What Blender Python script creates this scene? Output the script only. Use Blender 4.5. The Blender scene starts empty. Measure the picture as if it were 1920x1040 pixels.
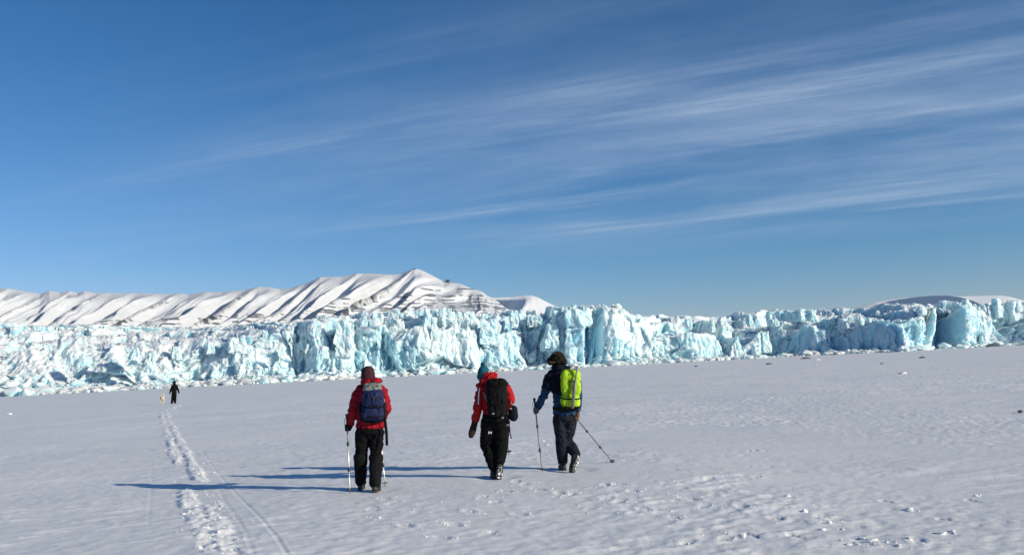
import bpy, bmesh, math, random
import numpy as np
from mathutils import Vector, Matrix

SC = bpy.context.scene
COL = SC.collection
rad = math.radians

# ------------------------------------------------------------------ camera
CAM_H = 1.65
PITCH, ROLL = rad(5.70), rad(2.78)
FPX = 1650.0                       # focal length in pixels of the 1920 px wide photograph
cam = bpy.data.cameras.new('camera')
cam.sensor_width = 36.0
cam.lens = FPX / 1920.0 * 36.0
cam.clip_start, cam.clip_end = 0.1, 200000.0
cam_ob = bpy.data.objects.new('camera', cam)
COL.objects.link(cam_ob)
_f = Vector((0, math.cos(PITCH), math.sin(PITCH)))
_u0 = Vector((0, -math.sin(PITCH), math.cos(PITCH)))
_r0 = Vector((1, 0, 0))
CU = _u0 * math.cos(ROLL) + _r0 * math.sin(ROLL)
CR = _r0 * math.cos(ROLL) - _u0 * math.sin(ROLL)
CF = _f
M = Matrix(((CR.x, CU.x, -CF.x, 0), (CR.y, CU.y, -CF.y, 0), (CR.z, CU.z, -CF.z, CAM_H), (0, 0, 0, 1)))
cam_ob.matrix_world = M
SC.camera = cam_ob

# ------------------------------------------------------------------ sky and sun
SUN_EL, SUN_AZ = rad(18.0), rad(118.0)      # azimuth clockwise from +Y
world = bpy.data.worlds.new('World')
SC.world = world
world.use_nodes = True
wn, wl = world.node_tree.nodes, world.node_tree.links
wn.clear()


def wnode(t, **kw):
    n = wn.new(t)
    for k, v in kw.items():
        setattr(n, k, v)
    return n


def wmath(op, a, b=None, c=None):
    n = wn.new('ShaderNodeMath')
    n.operation = op
    for i, s in enumerate((a, b, c)):
        if s is None:
            continue
        if isinstance(s, (int, float)):
            n.inputs[i].default_value = s
        else:
            wl.new(s, n.inputs[i])
    return n.outputs[0]


SKY_CURVE = ((0.300, 1.80), (0.462, 1.24), (0.540, 1.14))
w_out = wnode('ShaderNodeOutputWorld')
w_bg = wnode('ShaderNodeBackground')
w_bg.inputs['Strength'].default_value = 0.138
sky = wnode('ShaderNodeTexSky', sky_type='NISHITA')
sky.sun_disc = False
sky.sun_elevation, sky.sun_rotation = SUN_EL, SUN_AZ
sky.altitude, sky.air_density, sky.dust_density, sky.ozone_density = 1200, 1.0, 0.15, 5.0
# the camera's contrasty response to the clear arctic sky: one curve per channel for the whole dome
w_rgb = wnode('ShaderNodeSeparateColor')
wl.new(sky.outputs[0], w_rgb.inputs[0])
w_cmb = wnode('ShaderNodeCombineColor')
for i_, (k_, g_) in enumerate(SKY_CURVE):
    wl.new(wmath('MULTIPLY', wmath('POWER', w_rgb.outputs[i_], g_), k_), w_cmb.inputs[i_])
w_tc = wnode('ShaderNodeTexCoord')
w_sep = wnode('ShaderNodeSeparateXYZ')
wl.new(w_tc.outputs['Generated'], w_sep.inputs[0])
dz = wmath('MAXIMUM', w_sep.outputs['Z'], 0.03)
px = wmath('DIVIDE', w_sep.outputs['X'], dz)
py = wmath('DIVIDE', w_sep.outputs['Y'], dz)
ca = wmath('ADD', wmath('MULTIPLY', px, -0.92), wmath('MULTIPLY', py, 0.39))   # along the streaks
cb = wmath('ADD', wmath('MULTIPLY', px, 0.39), wmath('MULTIPLY', py, 0.92))    # across them


def wnoise(sa, sb, off, detail=5.0, rough=0.55, dist=0.0):
    v = wnode('ShaderNodeCombineXYZ')
    wl.new(wmath('ADD', wmath('MULTIPLY', ca, sa), off), v.inputs[0])
    wl.new(wmath('ADD', wmath('MULTIPLY', cb, sb), off * 0.7), v.inputs[1])
    n = wnode('ShaderNodeTexNoise')
    n.inputs['Scale'].default_value = 1.0
    n.inputs['Detail'].default_value = detail
    n.inputs['Roughness'].default_value = rough
    n.inputs['Distortion'].default_value = dist
    wl.new(v.outputs[0], n.inputs['Vector'])
    return n.outputs['Fac']


def wramp(fac, lo, hi):
    m = wnode('ShaderNodeMapRange', interpolation_type='SMOOTHSTEP')
    m.inputs['From Min'].default_value = lo
    m.inputs['From Max'].default_value = hi
    wl.new(fac, m.inputs['Value'])
    return m.outputs[0]


clump = wramp(wnoise(0.55, 0.85, 21.3, 5.0, 0.6, 0.5), 0.36, 0.66)
streak = wramp(wnoise(0.27, 1.7, 3.1, 9.0, 0.66, 0.3), 0.42, 0.80)
fine = wramp(wnoise(0.42, 5.5, 11.7, 9.0, 0.70, 0.12), 0.34, 0.80)
veil = wramp(wnoise(0.30, 0.55, 9.3, 8.0, 0.62, 0.4), 0.30, 0.80)
cl = wmath('ADD', wmath('MULTIPLY', wmath('MULTIPLY', streak, wmath('ADD', wmath('MULTIPLY', clump, 0.9), 0.15)), wmath('ADD', wmath('MULTIPLY', fine, 1.05), 0.40)), wmath('MULTIPLY', veil, 0.62))
# the sheet of cirrus lies between two edges running along the wind and thins out towards its tail
band = wmath('MULTIPLY', wramp(cb, 1.7, 3.9), wmath('SUBTRACT', 1.0, wramp(cb, 5.6, 9.0)))
tail = wmath('SUBTRACT', 1.0, wmath('MULTIPLY', wramp(ca, 0.2, 4.6), 0.80))
cl = wmath('MULTIPLY', wmath('MULTIPLY', cl, band), tail)
cl = wmath('MINIMUM', wmath('MULTIPLY', cl, 1.05), 0.85)
w_mix = wnode('ShaderNodeMixRGB')
w_mix.inputs[2].default_value = (2.6, 3.35, 4.5, 1)
wl.new(cl, w_mix.inputs[0])
wl.new(w_cmb.outputs[0], w_mix.inputs[1])
wl.new(w_mix.outputs[0], w_bg.inputs['Color'])
wl.new(w_bg.outputs[0], w_out.inputs['Surface'])

sun = bpy.data.lights.new('sun', 'SUN')
sun.energy, sun.angle, sun.color = 4.9, rad(0.53), (1.0, 0.90, 0.715)
sun_ob = bpy.data.objects.new('sun', sun)
COL.objects.link(sun_ob)
TO_SUN = Vector((math.sin(SUN_AZ) * math.cos(SUN_EL), math.cos(SUN_AZ) * math.cos(SUN_EL), math.sin(SUN_EL)))
sun_ob.rotation_euler = TO_SUN.to_track_quat('Z', 'Y').to_euler()
sun_ob.location = TO_SUN * 50

vs = SC.view_settings
vs.view_transform, vs.look, vs.exposure, vs.gamma, vs.use_curve_mapping = 'Standard', 'None', 0.18, 1.0, False
SC.cycles.max_bounces = 10
SC.cycles.diffuse_bounces = 8
SC.cycles.volume_bounces = 0

# ------------------------------------------------------------------ helpers
_R = np.array((tuple(CR), tuple(CU), tuple(CF)))


def ray(px_, py_):
    """Direction through a pixel of the photograph, scaled so that its Y component is 1."""
    px_, py_ = np.broadcast_arrays(np.asarray(px_, float), np.asarray(py_, float))
    d = ((px_ - 960.0)[..., None] * _R[0] + (520.0 - py_)[..., None] * _R[1] + FPX * _R[2])
    return d / d[..., 1:2]


def at(px_, py_, Y):
    """World point seen at a pixel, Y metres in front of the camera."""
    d = ray(px_, py_)
    p = d * np.asarray(Y, float)[..., None]
    p[..., 2] += CAM_H
    return p


def on_ground(px_, py_):
    d = ray(px_, py_)
    p = d * (CAM_H / -d[..., 2])[..., None]
    p[..., 2] = 0
    return p


def tag(o, label=None, cat=None, group=None, kind=None):
    for k, v in (('label', label), ('category', cat), ('group', group), ('kind', kind)):
        if v:
            o[k] = v
    return o


def empty(name, loc):
    o = bpy.data.objects.new(name, None)
    o.empty_display_size = 0.2
    o.location = tuple(loc)
    COL.objects.link(o)
    return o


def link(name, me, mat=None, parent=None, loc=None):
    o = bpy.data.objects.new(name, me)
    if mat is not None and not me.materials:
        me.materials.append(mat)
    COL.objects.link(o)
    if parent is not None:
        o.parent = parent
    if loc is not None:
        o.location = tuple(loc)
    return o


def fast_mesh(name, verts, quads, smooth=False):
    """Mesh straight from numpy arrays (quads or triangles, n x k)."""
    me = bpy.data.meshes.new(name)
    v = np.ascontiguousarray(verts, dtype=np.float32)
    q = np.ascontiguousarray(quads, dtype=np.int32)
    n, k = q.shape
    me.vertices.add(len(v))
    me.vertices.foreach_set('co', v.ravel())
    me.loops.add(n * k)
    me.loops.foreach_set('vertex_index', q.ravel())
    me.polygons.add(n)
    me.polygons.foreach_set('loop_start', np.arange(0, n * k, k, dtype=np.int32))
    me.polygons.foreach_set('use_smooth', np.full(n, smooth, dtype=bool))
    me.update(calc_edges=True)
    return me


def grid_quads(nr, nc, flip=False):
    i = (np.arange(nr - 1)[:, None] * nc + np.arange(nc - 1)[None, :]).ravel()
    q = np.stack((i, i + 1, i + nc + 1, i + nc), 1)
    return q[:, ::-1] if flip else q


# ---- numpy noise
def _hash(ix, iy, iz, seed):
    h = (ix.astype(np.int64) * 374761393 + iy.astype(np.int64) * 668265263 + iz.astype(np.int64) * 2147483647 + seed * 974634777)
    h = (h ^ (h >> 13)) * 1274126177
    h &= 0xFFFFFFFF
    h = (h ^ (h >> 16)) * 2246822519
    h &= 0xFFFFFFFF
    h ^= h >> 15
    return (h & 0xFFFFFF).astype(np.float64) / float(0xFFFFFF)


def vnoise(p, seed=0):
    """Value noise -1..1 on points (n, 3)."""
    i = np.floor(p).astype(np.int64)
    f = p - i
    f = f * f * f * (f * (f * 6 - 15) + 10)
    r = 0
    for dx in (0, 1):
        wx = f[:, 0] if dx else 1 - f[:, 0]
        for dy in (0, 1):
            wy = f[:, 1] if dy else 1 - f[:, 1]
            for dz_ in (0, 1):
                wz = f[:, 2] if dz_ else 1 - f[:, 2]
                r = r + wx * wy * wz * _hash(i[:, 0] + dx, i[:, 1] + dy, i[:, 2] + dz_, seed)
    return r * 2 - 1


def vnoise2(x, y, seed=0):
    ix, iy = np.floor(x).astype(np.int64), np.floor(y).astype(np.int64)
    fx, fy = x - ix, y - iy
    fx = fx * fx * fx * (fx * (fx * 6 - 15) + 10)
    fy = fy * fy * fy * (fy * (fy * 6 - 15) + 10)
    z = np.zeros_like(ix)
    a = _hash(ix, iy, z, seed) * (1 - fx) + _hash(ix + 1, iy, z, seed) * fx
    b = _hash(ix, iy + 1, z, seed) * (1 - fx) + _hash(ix + 1, iy + 1, z, seed) * fx
    return (a * (1 - fy) + b * fy) * 2 - 1


def fbm2(x, y, seed=0, octv=4, gain=0.5):
    r, a = 0, 1.0
    for k in range(octv):
        r = r + a * vnoise2(x * 2.03 ** k + 17.1 * k, y * 2.03 ** k - 9.7 * k, seed + k * 7)
        a *= gain
    return r


def fbm(p, seed=0, octv=4, gain=0.5):
    r, a = 0, 1.0
    for k in range(octv):
        r = r + a * vnoise(p * 2.03 ** k + 13.7 * k, seed + k * 5)
        a *= gain
    return r


def facets(p, seed, tilt=1.0):
    """Piecewise planar cells: each Voronoi cell has its own offset and slope. Returns (value, edge distance)."""
    i0 = np.floor(p).astype(np.int64)
    best = np.full(len(p), 1e9)
    sec = np.full(len(p), 1e9)
    cell = np.zeros((len(p), 3), np.int64)
    off = np.zeros((len(p), 3))
    for dx in (-1, 0, 1):
        for dy in (-1, 0, 1):
            for dz_ in (-1, 0, 1):
                c = i0 + np.array((dx, dy, dz_))
                q = p - c
                for k in range(3):
                    q[:, k] -= _hash(c[:, 0], c[:, 1], c[:, 2], seed + k)
                d = (q * q).sum(1)
                m = d < best
                sec = np.where(m, best, np.minimum(sec, d))
                cell[m] = c[m]
                off[m] = q[m]
                best = np.where(m, d, best)
    g = [_hash(cell[:, 0], cell[:, 1], cell[:, 2], seed + 3 + k) * 2 - 1 for k in range(4)]
    val = g[3] + tilt * (g[0] * off[:, 0] + g[1] * off[:, 1] + g[2] * off[:, 2])
    return val, np.sqrt(sec) - np.sqrt(best)


def smooth01(x, lo, hi):
    t = np.clip((x - lo) / (hi - lo), 0, 1)
    return t * t * (3 - 2 * t)


# ---- materials
def new_mat(name):
    m = bpy.data.materials.new(name)
    m.use_nodes = True
    nt = m.node_tree
    return m, nt.nodes, nt.links, nt.nodes['Principled BSDF']


def m_noise(N, L, vec, scale, detail=4.0, rough=0.5):
    n = N.new('ShaderNodeTexNoise')
    n.inputs['Scale'].default_value = scale
    n.inputs['Detail'].default_value = detail
    n.inputs['Roughness'].default_value = rough
    if vec is not None:
        L.new(vec, n.inputs['Vector'])
    return n.outputs['Fac']


def m_range(N, L, src, lo, hi, a=0.0, b=1.0):
    m = N.new('ShaderNodeMapRange')
    m.interpolation_type = 'SMOOTHSTEP'
    for k, v in zip(('From Min', 'From Max', 'To Min', 'To Max'), (lo, hi, a, b)):
        m.inputs[k].default_value = v
    L.new(src, m.inputs['Value'])
    return m.outputs[0]


def m_math(N, L, op, a, b):
    n = N.new('ShaderNodeMath')
    n.operation = op
    for i, s in enumerate((a, b)):
        if isinstance(s, (int, float)):
            n.inputs[i].default_value = s
        else:
            L.new(s, n.inputs[i])
    return n.outputs[0]


def m_mix(N, L, fac, a, b):
    n = N.new('ShaderNodeMixRGB')
    for i, s in enumerate((fac, a, b)):
        if isinstance(s, (int, float)):
            n.inputs[i].default_value = s
        elif isinstance(s, tuple):
            n.inputs[i].default_value = (*s, 1.0)
        else:
            L.new(s, n.inputs[i])
    return n.outputs[0]


def m_bump(N, L, B, height, strength, dist, prev=None):
    b = N.new('ShaderNodeBump')
    b.inputs['Strength'].default_value = strength
    b.inputs['Distance'].default_value = dist
    L.new(height, b.inputs['Height'])
    if prev is not None:
        L.new(prev, b.inputs['Normal'])
    L.new(b.outputs[0], B.inputs['Normal'])
    return b.outputs[0]


def coords(N):
    return N.new('ShaderNodeNewGeometry')


def cloth(name, col, col2=None, rough=0.8, scale=9.0, bump=0.25, weave=260.0):
    m, N, L, B = new_mat(name)
    tc = N.new('ShaderNodeTexCoord').outputs['Object']
    n = m_noise(N, L, tc, scale, 5.0, 0.6)
    c2 = col2 or tuple(c * 0.62 for c in col)
    L.new(m_mix(N, L, m_range(N, L, n, 0.35, 0.68), c2, col), B.inputs['Base Color'])
    B.inputs['Roughness'].default_value = rough
    B.inputs['Specular IOR Level'].default_value = 0.10
    nb = m_noise(N, L, tc, 20.0, 6.0, 0.65)
    nw = m_noise(N, L, tc, weave, 2.0, 0.5)
    b1 = m_bump(N, L, B, nb, bump, 0.03)
    m_bump(N, L, B, nw, 0.25, 0.003, b1)
    return m


def plain(name, col, rough=0.5, metal=0.0, var=0.25, scale=30.0):
    m, N, L, B = new_mat(name)
    tc = N.new('ShaderNodeTexCoord').outputs['Object']
    n = m_noise(N, L, tc, scale, 4.0, 0.6)
    L.new(m_mix(N, L, n, tuple(c * (1 - var) for c in col), tuple(min(1, c * (1 + var)) for c in col)), B.inputs['Base Color'])
    B.inputs['Roughness'].default_value = rough
    B.inputs['Metallic'].default_value = metal
    return m

# ================================================================== the setting
def interp(x, knots):
    k = np.array(knots, float)
    return np.interp(x, k[:, 0], k[:, 1])


# ------------------------------------------------------------------ snow and ice materials
def make_snow():
    m, N, L, B = new_mat('wind_packed_snow')
    g = coords(N).outputs['Position']
    map_ = N.new('ShaderNodeMapping')
    map_.inputs['Rotation'].default_value = (0, 0, rad(-20))
    map_.inputs['Scale'].default_value = (0.28, 1.0, 1.0)
    L.new(g, map_.inputs['Vector'])
    n1 = m_noise(N, L, map_.outputs[0], 0.35, 6.0, 0.6)
    n2 = m_noise(N, L, map_.outputs[0], 7.0, 6.0, 0.65)
    # loose wind-blown grains lying in streaks on the crust
    mp2 = N.new('ShaderNodeMapping')
    mp2.inputs['Rotation'].default_value = (0, 0, rad(-14))
    mp2.inputs['Scale'].default_value = (0.30, 1.0, 1.0)
    L.new(g, mp2.inputs['Vector'])
    nf = m_noise(N, L, mp2.outputs[0], 9.0, 8.0, 0.72)
    patch = m_range(N, L, m_noise(N, L, mp2.outputs[0], 0.45, 5.0, 0.65), 0.42, 0.62)
    fleck = m_math(N, L, 'MULTIPLY', m_range(N, L, nf, 0.545, 0.665), m_math(N, L, 'ADD', m_math(N, L, 'MULTIPLY', patch, 0.85), 0.12))
    c = m_mix(N, L, m_range(N, L, n1, 0.3, 0.7), (0.78, 0.79, 0.795), (0.83, 0.838, 0.84))
    c = m_mix(N, L, fleck, c, (0.93, 0.93, 0.93))
    fr = N.new('ShaderNodeAttribute')
    fr.attribute_name = 'fresh'                       # churned, loose snow is whiter than the wind crust
    c = m_mix(N, L, fr.outputs['Fac'], c, (0.94, 0.94, 0.94))
    L.new(c, B.inputs['Base Color'])
    B.inputs['Roughness'].default_value = 0.55
    B.inputs['Specular IOR Level'].default_value = 0.2
    mask = m_range(N, L, m_noise(N, L, map_.outputs[0], 0.55, 4.0, 0.6), 0.38, 0.66, 0.15, 1.0)
    b1 = m_bump(N, L, B, m_math(N, L, 'MULTIPLY', n2, mask), 0.18, 0.03)
    b2 = m_bump(N, L, B, m_math(N, L, 'MULTIPLY', m_range(N, L, nf, 0.45, 0.72), m_math(N, L, 'ADD', patch, 0.12)), 0.45, 0.02, b1)
    n3 = m_noise(N, L, g, 45.0, 4.0, 0.6)
    m_bump(N, L, B, n3, 0.3, 0.010, b2)
    return m


def make_ice():
    m, N, L, B = new_mat('glacier_ice')
    geo = coords(N)
    g = geo.outputs['Position']
    sepn = N.new('ShaderNodeSeparateXYZ')
    L.new(geo.outputs['Normal'], sepn.inputs[0])
    up = m_range(N, L, sepn.outputs['Z'], 0.18, 0.58)
    mp = N.new('ShaderNodeMapping')
    mp.inputs['Scale'].default_value = (1.0, 1.0, 0.45)
    L.new(g, mp.inputs['Vector'])
    n_big = m_noise(N, L, mp.outputs[0], 0.055, 5.0, 0.62)
    n_mid = m_noise(N, L, mp.outputs[0], 0.33, 6.0, 0.65)
    n_fin = m_noise(N, L, g, 1.7, 5.0, 0.65)
    blue = m_math(N, L, 'MULTIPLY', m_range(N, L, n_big, 0.32, 0.60), m_range(N, L, n_mid, 0.26, 0.58))
    ice = m_mix(N, L, blue, (0.66, 0.765, 0.79), (0.43, 0.70, 0.775))
    deep = m_range(N, L, m_noise(N, L, mp.outputs[0], 0.09, 6.0, 0.7), 0.60, 0.74)
    ice = m_mix(N, L, deep, ice, (0.25, 0.58, 0.74))
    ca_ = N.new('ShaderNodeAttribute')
    ca_.attribute_name = 'blue_ice_shade'                      # blue of fresh ice, darkened to paint in shade on walls and pockets
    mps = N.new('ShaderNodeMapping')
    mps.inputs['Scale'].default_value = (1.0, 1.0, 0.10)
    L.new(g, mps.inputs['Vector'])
    clear = m_mix(N, L, m_range(N, L, m_noise(N, L, mps.outputs[0], 0.5, 5.0, 0.65), 0.3, 0.7), (0.20, 0.49, 0.65), (0.36, 0.64, 0.75))  # blue ice colour with the depth of shade mixed in
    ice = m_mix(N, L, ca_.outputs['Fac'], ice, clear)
    grit = m_math(N, L, 'MULTIPLY', m_range(N, L, n_fin, 0.60, 0.74), m_range(N, L, n_mid, 0.5, 0.66))
    ice = m_mix(N, L, m_math(N, L, 'MULTIPLY', grit, 0.45), ice, (0.36, 0.38, 0.40))
    snowy = m_math(N, L, 'MAXIMUM', up, m_math(N, L, 'MULTIPLY', m_range(N, L, n_mid, 0.56, 0.68), 0.75))
    col = m_mix(N, L, snowy, ice, (0.755, 0.785, 0.805))
    L.new(col, B.inputs['Base Color'])
    B.inputs['Roughness'].default_value = 0.5
    B.inputs['Specular IOR Level'].default_value = 0.3
    b1 = m_bump(N, L, B, n_mid, 0.3, 1.0)
    m_bump(N, L, B, n_fin, 0.35, 0.4, b1)
    B.inputs['Subsurface Weight'].default_value = 0.80          # glacier ice glows from within
    B.inputs['Subsurface Radius'].default_value = (0.85, 1.0, 1.1)
    B.inputs['Subsurface Scale'].default_value = 1.7
    return m


def make_mountain(name, rock_attr=True):
    m, N, L, B = new_mat(name)
    g = coords(N).outputs['Position']
    n = m_noise(N, L, g, 0.02, 6.0, 0.6)
    snow = m_mix(N, L, m_range(N, L, n, 0.3, 0.7), (0.54, 0.565, 0.61), (0.59, 0.615, 0.655))
    if not rock_attr:
        snow = m_mix(N, L, m_range(N, L, n, 0.3, 0.7), (0.68, 0.71, 0.76), (0.73, 0.76, 0.80))
    if rock_attr:
        at_ = N.new('ShaderNodeAttribute')
        at_.attribute_name = 'rock'
        nr = m_noise(N, L, g, 0.06, 5.0, 0.7)
        rock = m_mix(N, L, nr, (0.062, 0.070, 0.085), (0.15, 0.158, 0.175))
        nb = m_noise(N, L, g, 0.11, 4.0, 0.7)
        f = m_range(N, L, m_math(N, L, 'ADD', at_.outputs['Fac'], m_math(N, L, 'MULTIPLY', m_math(N, L, 'SUBTRACT', nb, 0.5), 0.9)), 0.42, 0.60)
        snow = m_mix(N, L, f, snow, rock)
    L.new(snow, B.inputs['Base Color'])
    B.inputs['Roughness'].default_value = 0.7
    B.inputs['Specular IOR Level'].default_value = 0.1
    m_bump(N, L, B, n, 0.35, 12.0)
    return m


MAT_SNOW = make_snow()
MAT_ICE = make_ice()

# ------------------------------------------------------------------ mountains
RIDGE = [(-1700, 640), (-1500, 618), (-1300, 622), (-1100, 596), (-960, 600), (-800, 574), (-640, 578), (-520, 556), (-420, 556), (-300, 548), (-180, 552), (-90, 541), (-40, 549), (0, 541), (14, 540), (40, 545), (75, 551), (93, 545), (112, 548), (130, 545.5), (145, 549), (158, 545.5),
         (180, 549), (197, 548.5), (230, 549.5), (268, 549), (300, 551), (338, 550), (352, 552), (384, 547), (415, 548), (430, 546), (460, 543), (485, 537.5),
         (505, 538), (525, 542), (548, 539), (572, 532), (600, 519.5), (640, 518.5), (655, 516), (668, 512.5), (700, 513), (735, 515), (752, 513), (765, 508),
         (777, 503), (790, 506), (812, 517), (832, 528), (848, 530), (862, 531.5), (885, 541), (903, 546), (912, 553), (930, 562), (948, 577), (975, 590), (1040, 604), (1120, 612)]
SPURS = [-1700, -1560, -1430, -1330, -1210, -1100, -1010, -900, -800, -730, -640, -560, -480, -400, -330, -270, -215, -150, -92, -40, 14, 56, 93, 130, 158, 197, 240, 290, 338, 384, 430, 485, 520, 560, 602, 628, 668, 720, 778, 815, 845, 874, 910, 960, 1010, 1060, 1100]


def build_ridge():
    us = np.concatenate((np.arange(-1700, -120, 5.0), np.arange(-120, 1121, 1.6)))
    vs_ = np.linspace(0, 1, 175)
    U, V = np.meshgrid(us, vs_)
    ysk = interp(us, RIDGE)
    Y0, RUN = 4600.0, 560.0
    top = at(us, ysk, np.full_like(us, Y0))
    zb = np.minimum(225.0, top[:, 2] * 0.6)[None, :]
    T = top[None, :, :]
    X = np.broadcast_to(T[..., 0], U.shape).copy()
    Yp = Y0 - RUN * V
    Z = T[..., 2] * (1 - V) + zb * V
    Z = Z - 0.05 * (T[..., 2] - zb) * np.sin(np.pi * V)          # a little concave
    X = X * (Yp / Y0)
    # spurs: gentle sunlit side to the right of each crest, steep side to the left
    mpp = Y0 / FPX
    hgt = T[..., 2] - zb
    dx_px = (1.35 - 1.2 * smooth01(U, 800, 900)) * (hgt * V) / mpp
    wob = 9.0 * fbm2(U / 55.0, V * 3.0, 41, 3)
    ph = U + dx_px + wob * V
    sp = np.array(SPURS, float)
    k = np.clip(np.searchsorted(sp, ph.ravel(), side='right') - 1, 0, len(sp) - 2).reshape(ph.shape)
    a, b = sp[k], sp[k + 1]
    f = (ph - a) / (b - a)
    gully = 0.44 + 0.14 * np.sin(k * 2.4)
    down = (f / gully)
    prof = np.where(f < gully, 0.5 + 0.5 * np.cos(np.pi * np.clip(down, 0, 1)), 0.35 * smooth01(f, gully, 1.0) + 0.65 * np.clip((f - gully) / (1 - gully), 0, 1))
    strength = 0.65 + 0.35 * np.sin(k * 1.9 + 1.0)
    wid = (b - a) * mpp
    amp = (1 - 0.30 * smooth01(U, 860, 920)) * np.clip(wid * 0.55, 24, 110) * strength * (0.10 + 0.90 * smooth01(V, 0.0, 0.30)) * (0.80 + 0.55 * V) * np.clip(hgt / 260.0, 0.5, 1.15)
    small = fbm2(ph / 10.0, V * 1.6 + U / 400.0, 77, 4)
    d = amp * (prof - 0.35) + 13.0 * small * smooth01(V, 0.05, 0.3)
    Yp = Yp - d * 0.85
    Z = Z + d * 0.50 * smooth01(V, 0.0, 0.06)
    # strata: harder beds stand as short cliffs
    ypx = ysk[None, :] + (hgt * V) / mpp + 0 * U
    zz = Z + 6.0 * fbm2(U / 45.0, V * 3, 5, 3)
    cliffz = smooth01(U, 120, 330)
    bed = np.zeros_like(Z)
    for z0, th, x0, x1, st in ((405, 4.5, 770, 990, 1.0), (398, 3.0, 300, 345, 0.9), (384, 3.0, 640, 800, 0.5), (364, 5.0, 590, 1000, 1.0), (340, 4.5, 520, 1010, 0.75), (322, 4.0, 560, 1020, 1.0), (301, 4.5, 190, 1040, 1.1), (290, 4.0, 120, 1060, 1.0), (268, 4.0, 60, 1060, 0.9)):
        g = st * np.exp(-((zz - z0) / th) ** 2) * smooth01(U, x0 - 20, x0 + 20) * (1 - smooth01(U, x1 - 10, x1 + 40))
        bed = np.maximum(bed, g)
        Yp = Yp - 3.5 * g
    patch = np.clip(0.5 + 0.75 * fbm2(U / 13.0, V * 4.0, 91, 4), 0, 1.2)
    nose = 0.55 + 0.65 * np.abs(2 * f - 1) ** 1.5 + 0.25 * smooth01(U, 640, 860)
    low = smooth01(ypx, 592, 614) * smooth01(U, 130, 260) * 0.24
    rock = bed * (0.22 + 0.90 * patch) * nose + low * patch
    steepleft = smooth01(f, gully, gully + 0.15) * (1 - smooth01(f, 0.90, 1.0))
    rock = rock + 0.9 * (np.exp(-((U - 777) / 4) ** 2) * np.exp(-(V / 0.03) ** 2) + 1.3 * np.exp(-((U - 840) / 5) ** 2) * np.exp(-(V / 0.02) ** 2))
    P = np.stack((X, Yp, Z), -1)
    # far side
    back = []
    for t in (0.15, 0.4, 1.0):
        bk = P[0].copy()
        bk[:, 1] += 1600 * t
        bk[:, 2] = bk[:, 2] * (1 - t) - 20 * t
        back.append(bk)
    foot = P[-1].copy()
    foot[:, 1] -= 500
    foot[:, 2] = -20
    P = np.concatenate((np.stack(back[::-1]), P, foot[None]), 0)
    R = np.concatenate((np.zeros((3, len(us))), rock, np.zeros((1, len(us)))), 0)
    me = fast_mesh('mountain_ridge', P.reshape(-1, 3), grid_quads(P.shape[0], P.shape[1], True), True)
    at_ = me.attributes.new('rock', 'FLOAT', 'POINT')
    at_.data.foreach_set('value', np.ascontiguousarray(R.ravel(), np.float32))
    o = link('mountain_ridge', me, make_mountain('snow_and_rock'))
    tag(o, 'long snow covered mountain ridge with dark rock bands behind the glacier', 'mountain', kind='structure')
    # the small outcrop on the shoulder
    c = at(840, 527, 4590.0)
    rk = chunk_mesh('rock_outcrop', 5, 9.0, (1.7, 1.2, 0.9))
    link('rock_outcrop', rk, plain('dark_rock', (0.09, 0.08, 0.075), 0.9), o, c)


def chunk_mesh(name, seed, size, stretch=(1, 1, 1), sub=2):
    """An angular broken lump."""
    bm = bmesh.new()
    bmesh.ops.create_icosphere(bm, subdivisions=sub, radius=1.0)
    v = np.array([tuple(q.co) for q in bm.verts])
    fv, _ = facets(v * 1.3 + seed * 3.7, seed, 0.8)
    s = 1.0 + 0.28 * fv
    rnd = np.random.default_rng(seed)
    for _ in range(5):                                        # cut flat faces
        n = rnd.normal(size=3)
        n /= np.linalg.norm(n)
        lim = rnd.uniform(0.5, 0.8)
        w = v * s[:, None]
        dd = w @ n
        over = np.clip(dd - lim, 0, None)
        v = w - over[:, None] * n
        s = np.ones(len(v))
    v = v * np.array(stretch) * size
    for q, c in zip(bm.verts, v):
        q.co = c
    me = bpy.data.meshes.new(name)
    bm.to_mesh(me)
    bm.free()
    return me


def build_far_hill(name, knots, Y0, run, label, seed, shade_rows=60, lean=0.0, amp=30.0):
    us = np.arange(knots[0][0], knots[-1][0] + 1, 2.0)
    vs_ = np.linspace(0, 1, shade_rows)
    U, V = np.meshgrid(us, vs_)
    top = at(us, interp(us, knots), np.full_like(us, Y0))
    X = np.broadcast_to(top[None, :, 0], U.shape) - lean * V
    Yp = Y0 - run * V
    Z = np.clip(top[None, :, 2], 1, None) * (1 - V) ** 1.15 - 30 * V
    d = amp * fbm2(U / 45.0 + V * 2, V * 3, seed, 4)
    P = np.stack((X, Yp - d * smooth01(V, 0, .2), Z + d * 0.3 * smooth01(V, 0.02, 0.25)), -1)
    bk = P[0].copy()
    bk[:, 1] += run * 1.4
    bk[:, 2] = -30
    P = np.concatenate((bk[None], P), 0)
    me = fast_mesh(name, P.reshape(-1, 3), grid_quads(P.shape[0], P.shape[1], True), True)
    o = link(name, me, make_mountain(name + '_snow', False))
    tag(o, label, 'mountain', kind='structure')
    return o


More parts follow.
